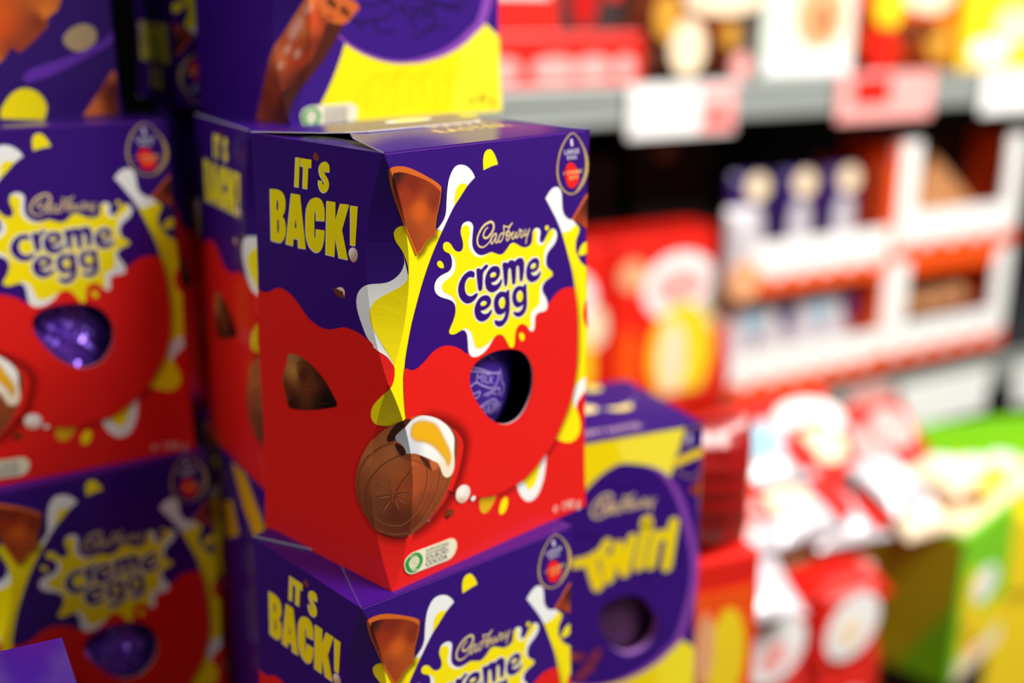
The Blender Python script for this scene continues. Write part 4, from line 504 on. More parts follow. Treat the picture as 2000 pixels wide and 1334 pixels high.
egg_line([(-14,74.5),(-12,72),(-7,72.5),(-8,70),(-12,70)]); egg_line([(-3.6,70.2),(3.7,70.9),(11.5,71),(13,67)]); egg_line([(-1,69),(4,70),(9,68.5)],.25)
egg_line([(-10,66),(-6.4,65),(-.1,66.5),(7.6,66.3),(17.3,60.6)]); egg_line([(-8,63),(-2,65),(6,65),(14,61)],.25); egg_line([(12,80),(14,74),(18,70),(16,66)],.3)
egg_line([(-12,64),(-9,61),(-6,63),(-9,66)],.3); egg_line([(-5,57),(5,56),(14,55)]); egg_line([(-12,88),(-6,86),(0,88),(6,85)],.25); egg_line([(-4,53),(4,52.5),(12,51)])
me=bpy.data.meshes.new('foil_lettering'); me.from_pydata(V,[],Fc); me.materials.append(FOILT); link('foil_lettering',me,ef)
# ---------------------------------------------------------------- artwork of the chocolate-finger egg carton
TEGG=[(65,164.6),(79,161),(90,153.5),(100,139),(107,119),(112,100),(113,83),(110,65),(104,46),(97,39.6),(90,34.7),(80,30.3),(70,27.9),(61,26.8),(52,27.5),(43,29.8),(34.6,33.3),(28,37.5),(20,45),(14,58),(11,75),(12,95),(16,112),(22,125),(29,138),(38,149),(48,158),(57,163)]
TWIN=smooth_path(TW['J_win'])
def art_finger_carton(window=True):
    P=[]; hund=lambda l:[(a*100,b*100) for a,b in l]
    k=Ink(); k.add([(16,H),(105.6,H),(97,152),(88,140),(45,140),(26,150)],YEL,0); k.add([(60,H),(105.6,H),(97,152),(70,150)],(255,240,60),.6); P.append(('yellow_panel_print',k.build('yellow_panel_print')))
    k=Ink(); k.add([(9,0),(29,36),(40,33),(61,31),(80,34.5),(95,41),(104,46.5),(W+1.3,31),(W+1.3,0)],YEL,0)
    k.add([(86,0),(94,40),(104,46.5),(W+1.3,31),(W+1.3,0)],(255,238,40),.6)
    for i in range(9):
        q=[(30+i*8,2+(i%3)*3),(36+i*7,14+(i%2)*6),(44+i*6,20),(52+i*6,16+(i%3)*5),(58+i*6,24)]; k.stroke(smooth_path(hund(q),False,4),.35,(236,200,0),1)
    P.append(('yellow_panel_print',k.build('yellow_panel_print'))); k=Ink()
    k.add([(-58.6,174.2),(-36.3,174.7),(-6.4,154.8),(-22.6,141.7),(-41.6,153.4)],(232,170,0),0); k.add([(-81,142),(-60,150),(-51,133),(-76,120)],(232,170,0),0)
    P.append(('yellow_stripe_print',k.build('yellow_stripe_print')))
    egg=smooth_path(hund(TEGG),True,3)
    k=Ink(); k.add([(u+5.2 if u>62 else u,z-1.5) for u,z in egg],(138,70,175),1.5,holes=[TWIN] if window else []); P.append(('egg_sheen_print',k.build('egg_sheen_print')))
    k=Ink(); k.add(egg,(52,8,120),2.6,holes=[TWIN] if window else [])
    P.append(('egg_panel_print',k.build('egg_panel_print')))
    k=Ink(); rnd=random.Random(5)
    for i in range(26):
        a=rnd.uniform(20,105); z=rnd.choice([rnd.uniform(30,60),rnd.uniform(30,60),rnd.uniform(84,160)]); r=rnd.uniform(6,16); t0=rnd.uniform(0,6.3)
        q=[]
        for s in range(9):
            t=t0+s*.42; rr=r*(1-.055*s); x,y=a+rr*math.cos(t)*1.5,z+rr*math.sin(t)*.6
            if ((x-62)/48)**2+((y-95)/66)**2<.96 and (not window or ((x-71)/21)**2+((y-62)/21)**2>1): q.append((x*100,y*100))
        if len(q)>3: k.stroke(smooth_path(q,False,3),.85 if window else 1.0,(26,0,66),3.4+i*.02)
    P.append(('swirl_line_print',k.build('swirl_line_print')))
    k=Ink()
    for j,(n,wd) in enumerate((('tbar',6.2),('tstem',7.6),('w1',7),('w2',6.4),('w3',7),('w4',6.6),('i',6.6),('idot',8.2),('r1',6.8),('r2',6.2),('l',7))):
        k.stroke(smooth_path(TW['J_'+n],False,5),wd,(248,222,0),4.2+.3*j)
    P.append(('logo_lettering',k.build('logo_lettering')))
    # the same script name as on the other cartons, moved and scaled
    k=Ink(); al=[p for q in 'Cadbury' for p in pt('s_'+q)]; u0=min(p[0] for p in al); u1=max(p[0] for p in al); z0=min(p[1] for p in al); z1=max(p[1] for p in al)
    for q in 'Cadbury':
        p=[(46+(u-u0)/(u1-u0)*41,132+(z-z0)/(z1-z0)*15.5) for u,z in path('s_'+q,False,3)]; k.stroke(p,1.15 if q!='C' else 1.5,GOLD,4+.12*'Cadbury'.index(q))
    P.append(('script_lettering',k.build('script_lettering')))
    bar=smooth_path(TW['C_bar']); k=Ink(); k2=Ink(); k.add([(u,z) for u,z in bar],blend([(-26,6,(150,58,30)),(-20,20,(140,52,24)),(-8,30,(214,104,56)),(-2,36,(190,72,26)),(4,44,(224,124,70)),(10,54,(220,112,56)),(12,46,(200,70,20)),(2,28,(176,56,20)),(-10,16,(140,48,24)),(14,34,(120,36,14)),(6,20,(70,20,10)),(0,10,(44,14,10)),(-10,2,(90,30,18)),(20,46,(140,50,16)),(-14,34,(186,104,70)),(0,47,(196,116,84)),(-20,10,(120,44,24))]),5,fine=2.5)
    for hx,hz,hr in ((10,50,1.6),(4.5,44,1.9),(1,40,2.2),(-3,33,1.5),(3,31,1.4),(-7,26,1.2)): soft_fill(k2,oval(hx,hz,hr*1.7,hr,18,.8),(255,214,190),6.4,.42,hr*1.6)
    k.add(smooth_path(TW['C_bardark']),(74,22,10),5.8)
    k.add(smooth_path(TW['C_barend']),(196,92,34),6.6)
    for i in range(9):
        cx,cz=19+(i*7.3)%14,46+(i*3.7)%8; q=[(cx*100,cz*100),((cx+1.8)*100,(cz+1.6)*100),((cx+3.2)*100,(cz+.2)*100),((cx+2.2)*100,(cz-1.4)*100)]; k.stroke(smooth_path(q,False,4),.7,(84,32,12),7.2)
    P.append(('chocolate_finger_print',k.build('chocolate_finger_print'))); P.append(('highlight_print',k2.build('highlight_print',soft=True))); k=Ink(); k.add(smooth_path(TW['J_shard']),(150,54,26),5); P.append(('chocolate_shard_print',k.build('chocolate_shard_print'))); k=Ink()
    for cx,cz,r in () if not window else ((40,49,3.2),(50,46,3.4),(46,40,3.8),(41,36,3.4),(52,50,2)): k.add(oval(cx,cz,r,r*.8),(140,48,34),5)
    if window: P.append(('chocolate_crumb_print',k.build('chocolate_crumb_print')))
    k=cocoa_badge(ART,8,lambda q:(q[0]-1.2,q[1]-5.6+.05*(q[0]-20))); P.append(('cocoa_badge',k.build('cocoa_badge')))
    k=Ink(); o=smooth_path(TW['J_badge']); k.add(dilate(o,.5),(190,150,110),1); k.add(dilate(o,-.2),PURPLE,1.8); k.stroke([(101,159.5),(109,161.4),(116.5,163)],5,(248,214,0),2.6)
    k.text('1',(107,169),(110,169.4),(107,175),(190,180,220),2.6,.02); P.append(('contents_badge',k.build('contents_badge')))
    k=Ink(); k.text('\u212e 97 g',(98,4.1),(114,4.1),(98,8.9),(120,96,30),2,.014); P.append(('weight_mark',k.build('weight_mark')))
    return P
FIN=art_finger_carton(); FINC=art_finger_carton(False)
TWBODY=body_mesh('carton_body',TWIN,(52,8,120)); TWRIM=rim_mesh(TWIN,4.5); TWRIM.materials.clear(); TWRIM.materials.append(mat('lilac_rim',(150,100,175),.5))
def finger_top():
    k=FlapInk(ZF0); k.text('HAPPY EASTER',(40,9),(84,9),(40,15.5),(205,170,190),1,.02); a=k.build('greeting_lettering'); k=FlapInk(ZF0); k.add(oval(88,44,8.5,6),(250,224,110),1); d=k.build('lid_dot_print')
    k=FlapInk(ZB0); k.add(oval(66,47,8,6.5),(250,228,160),1); d1=k.build('lid_dot_print'); k=FlapInk(ZB0); k.add(oval(89,79,6,5),(250,226,100),1)
    return [('greeting_lettering',a),('lid_dot_print',d),('lid_dot_print',d1),('lid_dot_print',k.build('lid_dot_print'))]
FTOP=finger_top(); G2='purple and yellow chocolate finger egg cartons'
TWSOLID=body_mesh('carton_body',None,(52,8,120))
def finger_carton(loc,th,label,window=True): return carton('chocolate_finger_carton',loc,th,label,'egg carton',G2,TWBODY if window else TWSOLID,([('window_rim',TWRIM)]+FIN if window else FINC)+FLUSH+FTOP)
CC=finger_carton((-.1073,.5863,-.0640),.7082,'purple and yellow carton with a big chocolate finger, standing at top centre',False); CC.scale=(1.083,)*3
CJ=finger_carton((.0039,.5976,-.41869),.4413,'purple and yellow carton with a dark round window, right of the sharp carton')
CN=finger_carton((-.1235,.5628,-.4240),.5405,'dark finger egg carton at the foot of the gap behind the front stack')
foil_egg(CJ,72,43,66,'dull plum foil egg behind the round window of the carton on the right',egg_mesh('foil',39,54,.03,9),PLUM)
# ---------------------------------------------------------------- the honeycomb egg carton at top left
def art_honeycomb():
    P=[]; k=Ink(); o=TW['F_streak']; k.add(smooth_path(o),(98,44,168),.5); P.append(('sheen_streak_print',k.build('sheen_streak_print')))
    o=TW['F_orange']; k=Ink(); c=[(p[0]/100,p[1]/100) for p in o]
    k.add(smooth_path(o),blend([(c[0][0],c[0][1],(226,120,40)),(c[1][0],c[1][1]+20,(224,96,24)),(c[5][0]-8,c[5][1]+14,(206,70,14)),(c[7][0],c[7][1],(150,60,30)),(c[9][0]-3,c[9][1]+3,(120,40,20)),(c[11][0]-3,c[11][1],(236,130,40)),(c[5][0],c[5][1],(150,60,36))]),1,fine=3); P.append(('honeycomb_print',k.build('honeycomb_print')))
    k=Ink(); k.add(smooth_path(TW['F_oval']),(176,150,112),1); P.append(('dot_print',k.build('dot_print'))); k=Ink(); k.add(smooth_path(TW['F_half']),YEL,1); P.append(('dot_print',k.build('dot_print')))
    w_=TW['F_wedge']; c=[(p[0]/100,p[1]/100) for p in w_]; k=Ink(); k.add(smooth_path(w_),blend([(c[0][0],c[0][1],(200,100,50)),(c[3][0]+5,c[3][1]+4,(214,110,54)),(c[2][0],c[2][1]+4,(110,40,20)),(c[1][0],c[1][1]-8,(90,30,16))]),1,fine=2); P.append(('caramel_wedge_print',k.build('caramel_wedge_print')))
    return P
CF=carton('honeycomb_egg_carton',(-.3056,.5684,-.0657),.5989,'purple carton with an orange honeycomb picture and yellow half dot at top left','egg carton',None,body_mesh('carton_body',None,(48,12,104)),art_honeycomb()+FLUSH)
# ---------------------------------------------------------------- shop structure
def quad(name,pts,m,parent=None):
    me=bpy.data.meshes.new(name); me.from_pydata([Vector(p) for p in pts],[],[list(range(len(pts)))]); return link(name,me,parent,[m])
FLOORM=mat('grey_floor_tiles',(96,92,88),.35,scale=3,var=.15); WALLM=mat('dark_wall_paint',(38,34,32),.7,scale=4)
structure(quad('wall_back',[(-4,4.5,0),(5,4.5,0),(5,4.5,3),(-4,4.5,3)],WALLM)); structure(quad('wall_left',[(-3.2,-3,0),(-3.2,4.5,0),(-3.2,4.5,3),(-3.2,-3,3)],WALLM))
structure(quad('floor',[(-4,-3,0),(5,-3,0),(5,5,0),(-4,5,0)],FLOORM))
# ---------------------------------------------------------------- solids
def bev(name,x0,x1,y0,y1,z0,z1,m,parent=None,r=.002,seg=2):
    bm=bmesh.new(); bmesh.ops.create_cube(bm,size=1)
    for v in bm.verts: v.co=Vector((x0+(v.co.x+.5)*(x1-x0),y0+(v.co.y+.5)*(y1-y0),z0+(v.co.z+.5)*(z1-z0)))
    bmesh.ops.bevel(bm,geom=bm.edges[:],offset=min(r,.4*min(x1-x0,y1-y0,z1-z0)),segments=seg,affect='EDGES',profile=.5)
    me=bpy.data.meshes.new(name); bm.to_mesh(me); bm.free(); return link(name,me,parent,[m])
def plate(name,pts,y,th,m,parent):
    """a flat outline (x,z) standing proud of a front at depth y"""
    n=len(pts); vs=[(a,y,b) for a,b in pts]+[(a,y-th,b) for a,b in pts]
    ar=sum(pts[i][0]*pts[(i+1)%n][1]-pts[(i+1)%n][0]*pts[i][1] for i in range(n))
    f=[[n+i for i in range(n)]]+[[i,(i+1)%n,n+(i+1)%n,n+i] for i in range(n)]
    me=bpy.data.meshes.new(name); me.from_pydata(vs,[],f if ar>0 else [q[::-1] for q in f]); return link(name,me,parent,[m])
def pillow(name,w,h,t,m,parent,crimp=True,seed=0):
    """a filled film bag standing in the x-z plane: puffed middle, flat crimped ends"""
    rnd=random.Random(seed); nx,nz=18,22; bm=bmesh.new(); side=[]
    for s in (1,-1):
        rows=[]
        for j in range(nz+1):
            row=[]
            for i in range(nx+1):
                a,b=2*i/nx-1,2*j/nz-1; e=max(0,(1-abs(a)**2.6))**.6*max(0,1-abs(b)**3.2)**.7
                pinch=1-.05*(1-abs(b))*abs(a); wr=.12*math.sin(9*a+seed)*abs(b)**2+.06*math.sin(7*b*3+2*a+seed)
                row.append(bm.verts.new((a*w/2*pinch,-s*(t/2*e*(1+wr)+.0006),h/2*b+h/2)))
            rows.append(row)
        for j in range(nz):
            for i in range(nx):
                f=[rows[j][i],rows[j][i+1],rows[j+1][i+1],rows[j+1][i]]; bm.faces.new(f if s>0 else f[::-1])
        side.append(rows)
    me=bpy.data.meshes.new(name); bm.to_mesh(me); bm.free(); return link(name,me,parent,[m],True)
RAILM=mat('grey_price_rail',(150,156,152),.35,.2); SHELFM=mat('dark_grey_shelf_steel',(70,72,74),.4,.4); BACKM=mat('dark_brown_back_panel',(34,20,14),.8)
WHM=mat('white_card',(245,244,242),.45); REDM=mat('bright_red_card',(232,30,16),.35,coat=.3); DREDM=mat('deep_red_card',(190,14,8),.3,coat=.4); ORM=mat('orange_red_card',(250,84,10),.4)
PNKM=mat('pale_pink_print',(250,170,165),.5); YELM=mat('yellow_card',(252,214,30),.4); CREM=mat('cream_print',(250,226,190),.5); BRNM=mat('brown_film',(120,52,20),.3,coat=.4); DBRNM=mat('dark_brown_card',(34,14,10),.6)
MINTM=mat('pale_mint_card',(214,228,214),.5); GOLDM=mat('gold_print',(240,170,60),.35,.3); PEACHM=mat('peach_print',(240,170,120),.5); PURM=mat('deep_purple_film',(60,34,110),.25,coat=.5); SILM=mat('silver_white_film',(212,206,212),.3,.1,coat=.3)
GRNM=mat('lime_green_card',(120,205,30),.4); OLVM=mat('shaded_olive_card',(186,182,20),.45); DGRNM=mat('leaf_green_card',(120,200,20),.4); TEALM=mat('pale_blue_print',(150,200,225),.4); NUTM=mat('milk_chocolate_pieces',(176,118,72),.5,bump=.6,scale=60,var=.3)
YAW=.54; P0=Vector((.22432,1.63468,-.14635)); GX=Vector((math.cos(YAW),math.sin(YAW),0)); GN=Vector((math.sin(YAW),-math.cos(YAW),0))
def shelf_pt(s,off,z): return P0+GX*s+GN*off-Vector((0,0,P0.z))+Vector((0,0,z+EYE))
def item(name,s,off,z,label,cat,group=None,dz=0): return root(name,shelf_pt(s,off,z),YAW+dz,label,cat,group)
def O(cx,cz,rx,rz,n=24,rot=0): return oval(cx,cz,rx,rz,n,rot)
def R4(x0,x1,z0,z1): return [(x0,z0),(x1,z0),(x1,z1),(x0,z1)]
# shelving bay: origin on the upper rail, x along the bay, y into it
g=item('shelving_bay',0,0,-1.30,'dark supermarket shelving bay with grey price rails behind the carton stacks','shelving')
Zf=lambda z:z+1.30
bev('back_panel',-1.1,1.9,.50,.515,0,1.75,BACKM,g)
for x in (-1.09,1.89): bev('upright',x-.02,x+.02,.46,.50,0,1.75,SHELFM,g)
for z in (-.118,-.612,.36,-1.12):
    bev('shelf_board',-1.1,1.9,.012,.5,Zf(z)-.028,Zf(z),SHELFM,g)
    rl=bev('price_rail',-1.1,1.9,-.004,.012,Zf(z)-.046,Zf(z)+.002,RAILM,g,.004); 
    bev('rail_lip',-1.1,1.9,-.008,.0,Zf(z)-.050,Zf(z)-.042,RAILM,rl,.002)
def ticket(s0,s1,z0,z1,label,strip=None,head=None):
    t=item('price_ticket',(s0+s1)/2,.011,z0,label,'price ticket','price tickets on the shelf rails'); w=(s1-s0)/2; h=z1-z0
    bev('card',-w,w,-.001,.001,0,h,WHM if strip!='all' else PNKM,t,.0006)
    if strip and strip!='all': plate('offer_panel',R4(strip[0]*w,strip[1]*w,.004,h-.004),-.0012,.0006,PNKM,t)
    if head: plate('red_offer_strip',R4(head[0]*w,head[1]*w,head[2]*h,head[3]*h),-.0022,.0005,REDM,t)
ticket(-.095,.085,-.186,-.118,'wide white price ticket with a pink right end on the upper rail',(.32,.98),(.40,.9,.2,.42))
ticket(.280,.480,-.182,-.112,'pink and white price ticket with a red patch on the upper rail','all',(-.7,.05,.35,.9))
ticket(.595,.80,-.184,-.116,'white price ticket at the photo\'s right edge on the upper rail',None,None)
ticket(.36,.455,-.690,-.612,'small pale ticket at the left of the lower rail, beside red bags','all',None)
ticket(.480,.700,-.700,-.622,'large white price ticket in the middle of the lower rail')
ticket(.775,.98,-.708,-.628,'white price ticket at the far right of the lower rail')
# goods on the upper shelf
def box_item(name,s0,s1,off,dep,z0,z1,m,label,cat='carton',group='goods on the upper shelf'):
    o=item(name,(s0+s1)/2,off-dep/2,z0,label,cat,group); w=(s1-s0)/2; h=z1-z0
    bev('carton_body',-w,w,-dep/2,dep/2,0,h,m,o,.003); return o,w,h,-dep/2
UZ=-.118
o,w,h,y=box_item('chocolate_carton',-.31,-.052,-.02,.12,UZ,-.052,REDM,'low red carton with white lettering blobs at the left of the upper shelf')
for cx,rx in ((-.09,.03),(-.01,.035),(.05,.03),(.10,.016)): plate('white_print',O(cx,.022,rx,.016),y-.0008,.0008,PNKM,o)
o,w,h,y=box_item('chocolate_carton',-.31,-.180,-.03,.11,-.052,.09,REDM,'red carton with a white top panel lying on the low red carton')
plate('white_print',R4(-.06,.05,.045,.11),y-.0008,.0008,WHM,o)
o,w,h,y=box_item('chocolate_carton',-.176,-.055,-.06,.10,-.052,.10,DBRNM,'dark brown carton with a red patch beside the red cartons up top')
plate('red_print',O(-.005,.05,.022,.045),y-.0008,.0008,DREDM,o); plate('red_print',O(.042,.07,.014,.03),y-.0008,.0008,REDM,o)
o=item('chocolate_bag',.055,-.075,UZ,'bronze brown sharing bag with a cream oval on the upper shelf','bag','goods on the upper shelf')
pillow('bag_film',.20,.24,.09,BRNM,o,seed=2)
for n,a,m in (('gold_print',O(-.062,.085,.022,.03),GOLDM),('cream_print',O(-.025,.045,.030,.038),CREM),('cream_print',O(.035,.108,.07,.020),CREM),('white_print',O(.072,.018,.018,.018),PNKM),('gold_print',O(.05,.06,.014,.018),GOLDM)): plate(n,a,-.046,.001,m,o)
o,w,h,y=box_item('biscuit_carton',.165,.345,-.03,.12,UZ,.10,MINTM,'pale mint carton with a peach picture on the upper shelf')
plate('peach_print',O(.018,.088,.048,.048),y-.0008,.0008,PEACHM,o); plate('brown_print',O(.022,.08,.020,.026),y-.0016,.0008,NUTM,o); plate('white_print',R4(-.085,.085,.004,.03),y-.0008,.0008,WHM,o)
o=item('chocolate_bag',.465,-.07,UZ,'shiny orange and yellow bag beside the pale mint carton','bag','goods on the upper shelf')
pillow('bag_film',.215,.22,.10,ORM,o,seed=5)
for n,a,m in (('yellow_print',O(-.065,.10,.03,.035),YELM),('brown_print',O(0,.065,.05,.020),BRNM),('red_print',O(-.07,.04,.03,.035),REDM),('gold_print',O(.05,.05,.03,.03),GOLDM),('pale_print',O(.02,.115,.055,.026),CREM)): plate(n,a,-.052,.001,m,o)
o,w,h,y=box_item('biscuit_carton',.585,.90,-.03,.14,UZ,.10,YELM,'bright yellow carton at the right end of the upper shelf')
plate('cream_print',O(-.03,.07,.05,.03),y-.0008,.0008,CREM,o); plate('brown_print',O(-.02,.10,.02,.016),y-.0016,.0008,PEACHM,o); plate('cream_print',O(-.09,.03,.05,.02),y-.0008,.0008,WHM,o)
# goods on the lower shelf
LZ=-.606; GL='goods on the lower shelf'
for s0,s1,lab in ((-.295,-.095,'red carton with white disc and gold egg, half hidden by the sharp carton'),(-.088,.122,'red carton with a white disc and a tall gold egg picture')):
    o,w,h,y=box_item('malt_egg_carton',s0,s1,-.02,.10,LZ+.06,-.330,REDM,lab,'egg carton',GL)
    bev('carton_foot',-w,w,y,-y,-.06,0,REDM,o,.002)
    plate('white_disc',O(.012,.142,.066,.050),y-.0008,.0008,WHM,o); plate('pink_print',O(.012,.142,.045,.026),y-.0014,.0006,PNKM,o)
    plate('gold_egg_print',O(.018,.042,.058,.075),y-.0020,.0008,YELM,o); plate('cream_print',O(.002,.036,.024,.056),y-.0028,.0008,CREM,o); plate('cream_print',O(-.072,.166,.024,.022),y-.0008,.0008,PEACHM,o); plate('cream_print',O(.078,.100,.02,.03),y-.0008,.0008,CREM,o)
    plate('orange_print',O(-.075,.04,.02,.05),y-.0008,.0008,ORM,o)
def tray(s0,s1,z0,z1,label):
    o=item('shelf_tray',(s0+s1)/2,-.02,z0,label,'tray',GL); w=(s1-s0)/2; h=z1-z0
    bev('tray_floor',-w,w,0,.16,0,.004,ORM,o,.001); bev('tray_back',-w,w,.156,.16,0,h*.5,DBRNM,o,.001)
    for x in (-1,1): bev('tray_side',min(x*w,x*(w-.010)),max(x*w,x*(w-.010)),0,.16,0,h if x>0 else h*.46,ORM,o,.001)
    bev('tray_front',-w,w,-.003,.003,0,h*.46,WHM,o,.001)
    wave=[(-w,.002),(w,.002)]+[(w-2*w*i/30,.026+.008*math.sin(i*1.35)) for i in range(31)]
    plate('orange_wave_print',wave,-.0035,.0008,ORM,o); return o,w,h
for (s0,s1,z0,z1,lab,pk) in ((.130,.450,-.437,-.262,'upper red tray of purple bars with white tops',('purple',(-.092,.004,.098))),(.130,.450,-.600,-.440,'lower red tray of pale packs under the purple bars',('pale',(-.10,-.03,.04,.105)))):
    o,w,h=tray(s0,s1,z0,z1,lab)
    for i,x in enumerate(pk[1]):
        c=o.location+GX*x-GN*.055; b=root('chocolate_bar' if pk[0]=='purple' else 'chocolate_pack',(c.x,c.y,c.z+.006),YAW,
            ('purple bar standing %s in the upper red tray'%('leftmost','in the middle','rightmost')[i]) if pk[0]=='purple' else ('pale pack standing %s in the lower red tray'%('leftmost','second from left','third from left','rightmost')[i]),'chocolate bar','bars in the red shelf trays')
        pillow('wrapper',.078 if pk[0]=='purple' else .066,h*.97 if pk[0]=='purple' else h*.86,.035,PURM if pk[0]=='purple' else SILM,b,seed=i+3)
        if pk[0]=='purple':
            plate('white_print',O(-.006,h*.60-.020,.021,.042),-.019,.001,SILM,b); plate('white_print',O(0,h*.86,.022,.020),-.019,.001,CREM,b)
        else: plate('purple_print',O(.018,h*.66,.014,.022),-.019,.001,PURM if i%2 else TEALM,b)
c=shelf_pt(.118,.0,-.42); b=root('chocolate_pack',c,YAW,'small silver white pack just left of the upper red tray','chocolate bar','bars in the red shelf trays'); pillow('wrapper',.056,.125,.03,SILM,b,seed=9); plate('gold_print',O(0,.02,.03,.03),-.017,.001,PEACHM,b)
for (z0,z1,k,lab) in ((-.417,-.225,0,'white framed carton showing a chocolate pyramid, upper of the pair at right'),(-.600,-.420,1,'white framed carton showing chocolate clusters, lower of the pair at right')):
    o=item('window_carton',.615,-.03,z0,lab,'carton',GL); w=.158; h=z1-z0
    bev('carton_back',-w,w,.11,.114,0,h,DBRNM,o,.001); bev('carton_floor',-w,w,0,.114,0,.004,ORM,o,.001)
    for x in (-1,1): bev('carton_side',min(x*w,x*(w-.004)),max(x*w,x*(w-.004)),0,.114,0,h,ORM,o,.001)
    bev('front_band',-w,w,-.003,.003,0,h*.40,WHM,o,.001)
    for x in (-1,1): bev('front_post',min(x*w,x*(w-.058)) if x<0 else w-.042,-w+.058 if x<0 else w,-.003,.003,h*.40,h,WHM,o,.001)
    if k: bev('front_header',-w+.058,w-.042,-.003,.003,h*.86,h,ORM,o,.001)
    wave=[(-w,.002),(w,.002)]+[(w-2*w*i/30,.024+.009*math.sin(i*1.1+k)) for i in range(31)]
    plate('orange_wave_print',wave,-.0035,.0008,ORM,o)
    if not k: plate('edge_print',R4(-w,-w+.013,.03,h),-.0035,.0008,ORM,o)
    bm=bmesh.new()
    if k==0:
        vs=[bm.verts.new(p) for p in ((-.085,.02,h*.36),(.075,.02,h*.36),(.075,.10,h*.36),(-.085,.10,h*.36),(-.018,.05,h*.84),(.006,.06,h*.82))]
        for f in ((0,1,5,4),(1,2,5),(2,3,4,5),(3,0,4)): bm.faces.new([vs[i] for i in f])
        bm.faces.new([vs[3],vs[2],vs[1],vs[0]])
    else:
        rnd=random.Random(4)
        for i in range(9):
            bmesh.ops.create_icosphere(bm,subdivisions=2,radius=.022+.008*rnd.random(),matrix=Matrix.Translation((-.08+.02*i,.05+.02*rnd.random(),h*.42+.02*rnd.random())))
    me=bpy.data.meshes.new('chocolate_pieces'); bm.to_mesh(me); bm.free(); link('chocolate_pieces',me,o,[NUTM],k==1)
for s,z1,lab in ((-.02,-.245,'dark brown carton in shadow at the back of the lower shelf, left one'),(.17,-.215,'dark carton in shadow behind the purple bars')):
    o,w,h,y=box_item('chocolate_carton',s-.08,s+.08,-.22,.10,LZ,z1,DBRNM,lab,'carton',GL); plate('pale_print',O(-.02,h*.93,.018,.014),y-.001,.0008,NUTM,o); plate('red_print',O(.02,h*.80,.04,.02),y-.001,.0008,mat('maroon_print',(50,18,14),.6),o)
# ---------------------------------------------------------------- the low display in front of the bay
t=root('display_table',(-.08,.80,0),.54,'dark low display table that carries all the egg carton stacks','table')
zt=EYE-.4262
bev('table_top',-.42,.092,-.33,.17,zt-.03,zt,BACKM,t,.003); bev('added_gap_backdrop',-.46,.03,.172,.184,zt-.03,zt+.72,mat('gap_shade_black',(5,4,4),1.0,spec=0.0),t,.002)  # upright black board is added to stand in for the gap's deep shade
for x in (-.39,.06):
    for yy in (-.30,.14): bev('leg',x-.02,x+.02,yy-.02,yy+.02,0,zt-.03,SHELFM,t,.003)
d=root('dump_bin',(.30,1.17,0),.54,'red dump bin holding the heap of red and white bags','bin')
bev('bin_body',-.13,.16,.0,.30,0,EYE-.74,DREDM,d,.004); bev('bin_back',-.13,.16,.30,.31,0,EYE-.50,DREDM,d,.003)
def lying_bag(P,rz,tilt,w,h,m,pm,label,seed):
    tilt-=.45; w*=.82; h*=.84; dy=-math.sin(-tilt)*h*.5; P=(P[0]-math.sin(rz)*dy,P[1]+math.cos(rz)*dy,P[2]-.5*h*math.cos(tilt)-.022)
    o=root('chocolate_bag',(P[0],P[1],P[2]+EYE),rz,label,'bag','bags heaped in the dump bin')
    o.rotation_euler=(tilt,0,rz); pillow('bag_film',w,h,.024,m,o,seed=seed)
    for (cx,cz,rx,rzz,mm_) in pm: plate('label_print',O(cx*.9,cz*h,rx*.95,rzz),-.013,.0012,mm_,o)
W1=lambda *a:[(a[0],a[1],a[2],a[3],WHM)]
